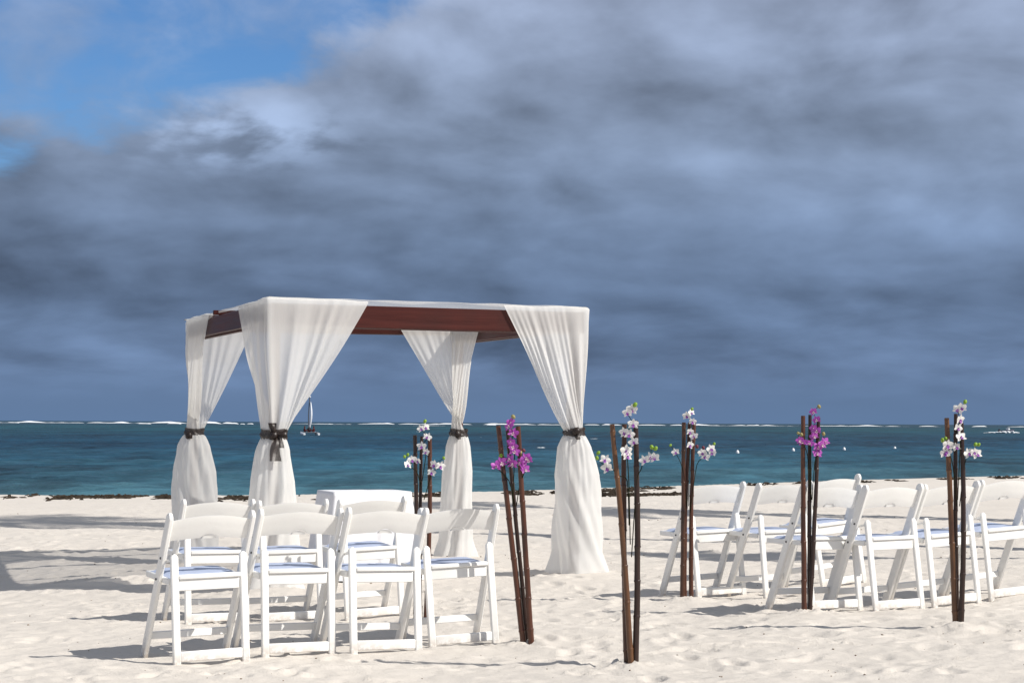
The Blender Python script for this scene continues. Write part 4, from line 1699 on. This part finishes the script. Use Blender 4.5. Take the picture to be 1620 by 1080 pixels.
def seated_person(loc, rz, label, vest):
    """one continuous seated figure grown from a skeleton"""
    J = {'pel': ((0, 0, .10), .15), 'chest': ((0, .05, .45), .17), 'neck': ((0, .06, .62), .065), 'head': ((0, .07, .76), .11), 'crown': ((0, .06, .86), .085),
         'sl': ((-.18, .05, .52), .075), 'el': ((-.27, .16, .30), .055), 'hl': ((-.16, .34, .24), .045),
         'sr': ((.18, .05, .52), .075), 'er': ((.27, .16, .30), .055), 'hr': ((.16, .34, .24), .045),
         'tl': ((-.11, .08, .10), .09), 'kl': ((-.16, .42, .34), .075), 'al': ((-.14, .58, .03), .05), 'fl': ((-.14, .70, .02), .045),
         'tr': ((.11, .08, .10), .09), 'kr': ((.16, .42, .34), .075), 'ar': ((.14, .58, .03), .05), 'fr': ((.14, .70, .02), .045)}
    names = list(J)
    E = [('pel', 'chest'), ('chest', 'neck'), ('neck', 'head'), ('head', 'crown'), ('chest', 'sl'), ('sl', 'el'), ('el', 'hl'), ('chest', 'sr'), ('sr', 'er'), ('er', 'hr'),
         ('pel', 'tl'), ('tl', 'kl'), ('kl', 'al'), ('al', 'fl'), ('pel', 'tr'), ('tr', 'kr'), ('kr', 'ar'), ('ar', 'fr')]
    me = bpy.data.meshes.new('person')
    me.from_pydata([J[n][0] for n in names], [(names.index(a), names.index(b_)) for a, b_ in E], [])
    o = link('person', me)
    md = o.modifiers.new('skin', 'SKIN')
    for i, n in enumerate(names):
        sv = me.skin_vertices[0].data[i]
        sv.radius = (J[n][1], J[n][1])
        sv.use_root = (n == 'pel')
    ss = o.modifiers.new('sub', 'SUBSURF')
    ss.levels = ss.render_levels = 1
    me.materials.append(vest)
    o.location = loc
    o.rotation_euler = (0, 0, rz)
    tag(o, label, 'person')
    return o


seated_person(bp_ + Vector((-.72, -.2, .36)), R(-80), 'person in a dark red vest seated on the left side of the catamaran', M_VEST)
seated_person(bp_ + Vector((.62, -.3, .36)), R(90), 'person in a dark red vest seated on the right side of the catamaran', M_VEST)
seated_person(bp_ + Vector((-.1, .3, .36)), R(10), 'person in dark clothes seated at the foot of the catamaran mast', M_DARKC)

# motorboat with its wash
bq = wpx(1592, 685.5, 400.0)
bq.z = WATER_Z
mot = empty('motorboat', bq, R(-72))
tag(mot, 'small dark motorboat running left at the far right of the lagoon', 'motorboat')
mb = MB()
rows = []
for i in range(13):
    f = i / 12
    y = -1.7 + 3.6 * f
    wd = .70 * (1 - f ** 3.2) + .02
    zt = .55 + .35 * f ** 2
    rows.append([(-wd, y, zt), (-wd * .92, y, .25 * f), (0, y, -.15 + .3 * f ** 3), (wd * .92, y, .25 * f), (wd, y, zt), (wd * .85, y, zt - .05), (0, y, zt - .25), (-wd * .85, y, zt - .05)])
mb.grid(rows, False, True)
mb.add(rows[0], [tuple(range(8))])
mb.build('hull', M_TRAMP, mot, 50)
mb = MB()
mb.box((0, .35, .80), (.95, .5, .42), .08)
mb.build('console', M_HULL, mot, 50)
mb = MB()
mb.box((0, -1.75, .55), (.34, .3, .65), .08)
mb.build('outboard_motor', M_DARKC, mot, 50)
mb = MB()
for i in range(16):
    f = i / 15
    mb.ball(bq + Vector((.4 + rng.normal(0, .5) - 5.2 * f * (1 if i % 4 else -.35), rng.normal(0, .6) - .8, .06 + .20 * (1 - f))), (rng.uniform(.25, .7), .4, .22 * (1 - f * .8)), 10, 7, None, .12)
for i in range(8):
    mb.ball(bq + Vector((rng.uniform(-.4, 1.4), -1.2 + rng.normal(0, .2), rng.uniform(.0, .35))), (rng.uniform(.15, .45), .3, rng.uniform(.12, .26)), 10, 7, None, .12)
tag(mb.build('boat_wash', M_FOAM, None, 60), 'white wash thrown up round the distant motorboat', None, None, 'stuff')

# mooring buoys
def buoy_proto():
    root = empty('mooring_buoy')
    mb = MB()
    mb.tube([(0, 0, -.12), (0, 0, -.06), (0, 0, .02), (0, 0, .10), (0, 0, .16), (0, 0, .19)], [.05, .09, .105, .09, .055, .025], 14)
    mb.build('float', M_HULL, root, 60)
    mb = MB()
    mb.tube([(0, 0, .18), (0, 0, .24)], .018, 8)
    mb.build('eye', M_MAST, root)
    return root


bpro = buoy_proto()
for i, (x, y, lab) in enumerate([(1167, 716.5, 'white mooring buoy farthest left of the four on the water'), (1255, 713, 'white mooring buoy seen just left of the purple orchid canes'),
                                 (1335.5, 711.5, 'white mooring buoy first to the right of the purple orchid canes'), (1415.5, 710.2, 'white mooring buoy farthest right of the four on the water')]):
    yh = 664.9 + x * 7 / 1620
    D = 3000 * (CAM_Z - WATER_Z) / (y - yh)
    o = bpro if i == 0 else copy_tree(bpro)
    o.location = ((x - 810) / 3000 * D, D, WATER_Z)
    tag(o, lab, 'buoy', 'white mooring buoys on the lagoon')

# ------------------------------------------------------------------ palms to the right whose shadows cross the beach
M_TRUNK = simple('palm_trunk', (.20, .165, .125), .9, .2, .35, 8, .6)
M_FROND = simple('palm_frond', (.055, .095, .022), .5, .4, .4, 4)


def palm(x, y, H, lean, fl, label, seed):
    r_ = random.Random(seed)
    z0 = gz(x, y)
    root = empty('coconut_palm', (x, y, z0))
    tag(root, label, 'palm', 'palms standing to the right of the chairs')
    pts, rad = [], []
    N_ = 40
    for i in range(N_ + 1):
        f = i / N_
        pts.append((lean[0] * f ** 1.6, lean[1] * f ** 1.6, -.15 + (H + .15) * f))
        rad.append((.20 - .085 * f + .12 * math.exp(-f * 14)) * (1 + (.04 if i % 2 else -.03)))
    mb = MB()
    mb.tube(pts, rad, 12)
    mb.build('trunk', M_TRUNK, root, 50)
    top = Vector(pts[-1])
    mb = MB()
    nf = 17
    for k2 in range(nf):
        az = 2 * PI * k2 / nf * 2.4 + r_.uniform(-.2, .2)
        e0 = r_.uniform(-.2, 1.15)
        L = fl * r_.uniform(.85, 1.1)
        p = Vector(top)
        el = e0
        hd = Vector((math.cos(az), math.sin(az), 0))
        ns_ = 22
        pp = [Vector(p)]
        for i in range(ns_):
            el -= .075 + .02 * i / ns_ * 2
            p = p + (hd * math.cos(el) + Vector((0, 0, math.sin(el)))) * (L / ns_)
            pp.append(Vector(p))
        mb.tube(pp[::3] + [pp[-1]], .018, 4)
        sd = Vector((-hd.y, hd.x, 0))
        for i in range(2, ns_ + 1):
            f = i / ns_
            ll = fl * .30 * math.sin(PI * min(1, .12 + f * .82)) + .05
            for s in (-1, 1):
                d_ = (sd * s * .8 + (pp[i] - pp[i - 1]).normalized() * .55 + Vector((0, 0, -.45 + r_.uniform(-.15, .15)))).normalized()
                a = pp[i]
                wv_ = (pp[i] - pp[i - 1]).normalized() * .035
                mb.add([a - wv_, a + wv_, a + d_ * ll * .6 + wv_ * .8, a + d_ * ll, a + d_ * ll * .6 - wv_ * .8], [(0, 1, 2, 3, 4)])
    mb.build('crown', M_FROND, root)
    return root


palm(7.6, 18.9, 12.6, (-.9, .2), 2.3, 'tall coconut palm out to the right, leaning a little to the sea', 1)
palm(9.4, 25.2, 10.6, (-.3, .3), 2.0, 'coconut palm out to the right between two others', 2)
palm(11.6, 24.0, 9.0, (-.8, .0), 2.2, 'coconut palm out to the right nearest the water', 3)
palm(9.2, 15.2, 6.8, (.1, .1), 1.35, 'short coconut palm out to the right level with the gazebo', 4)
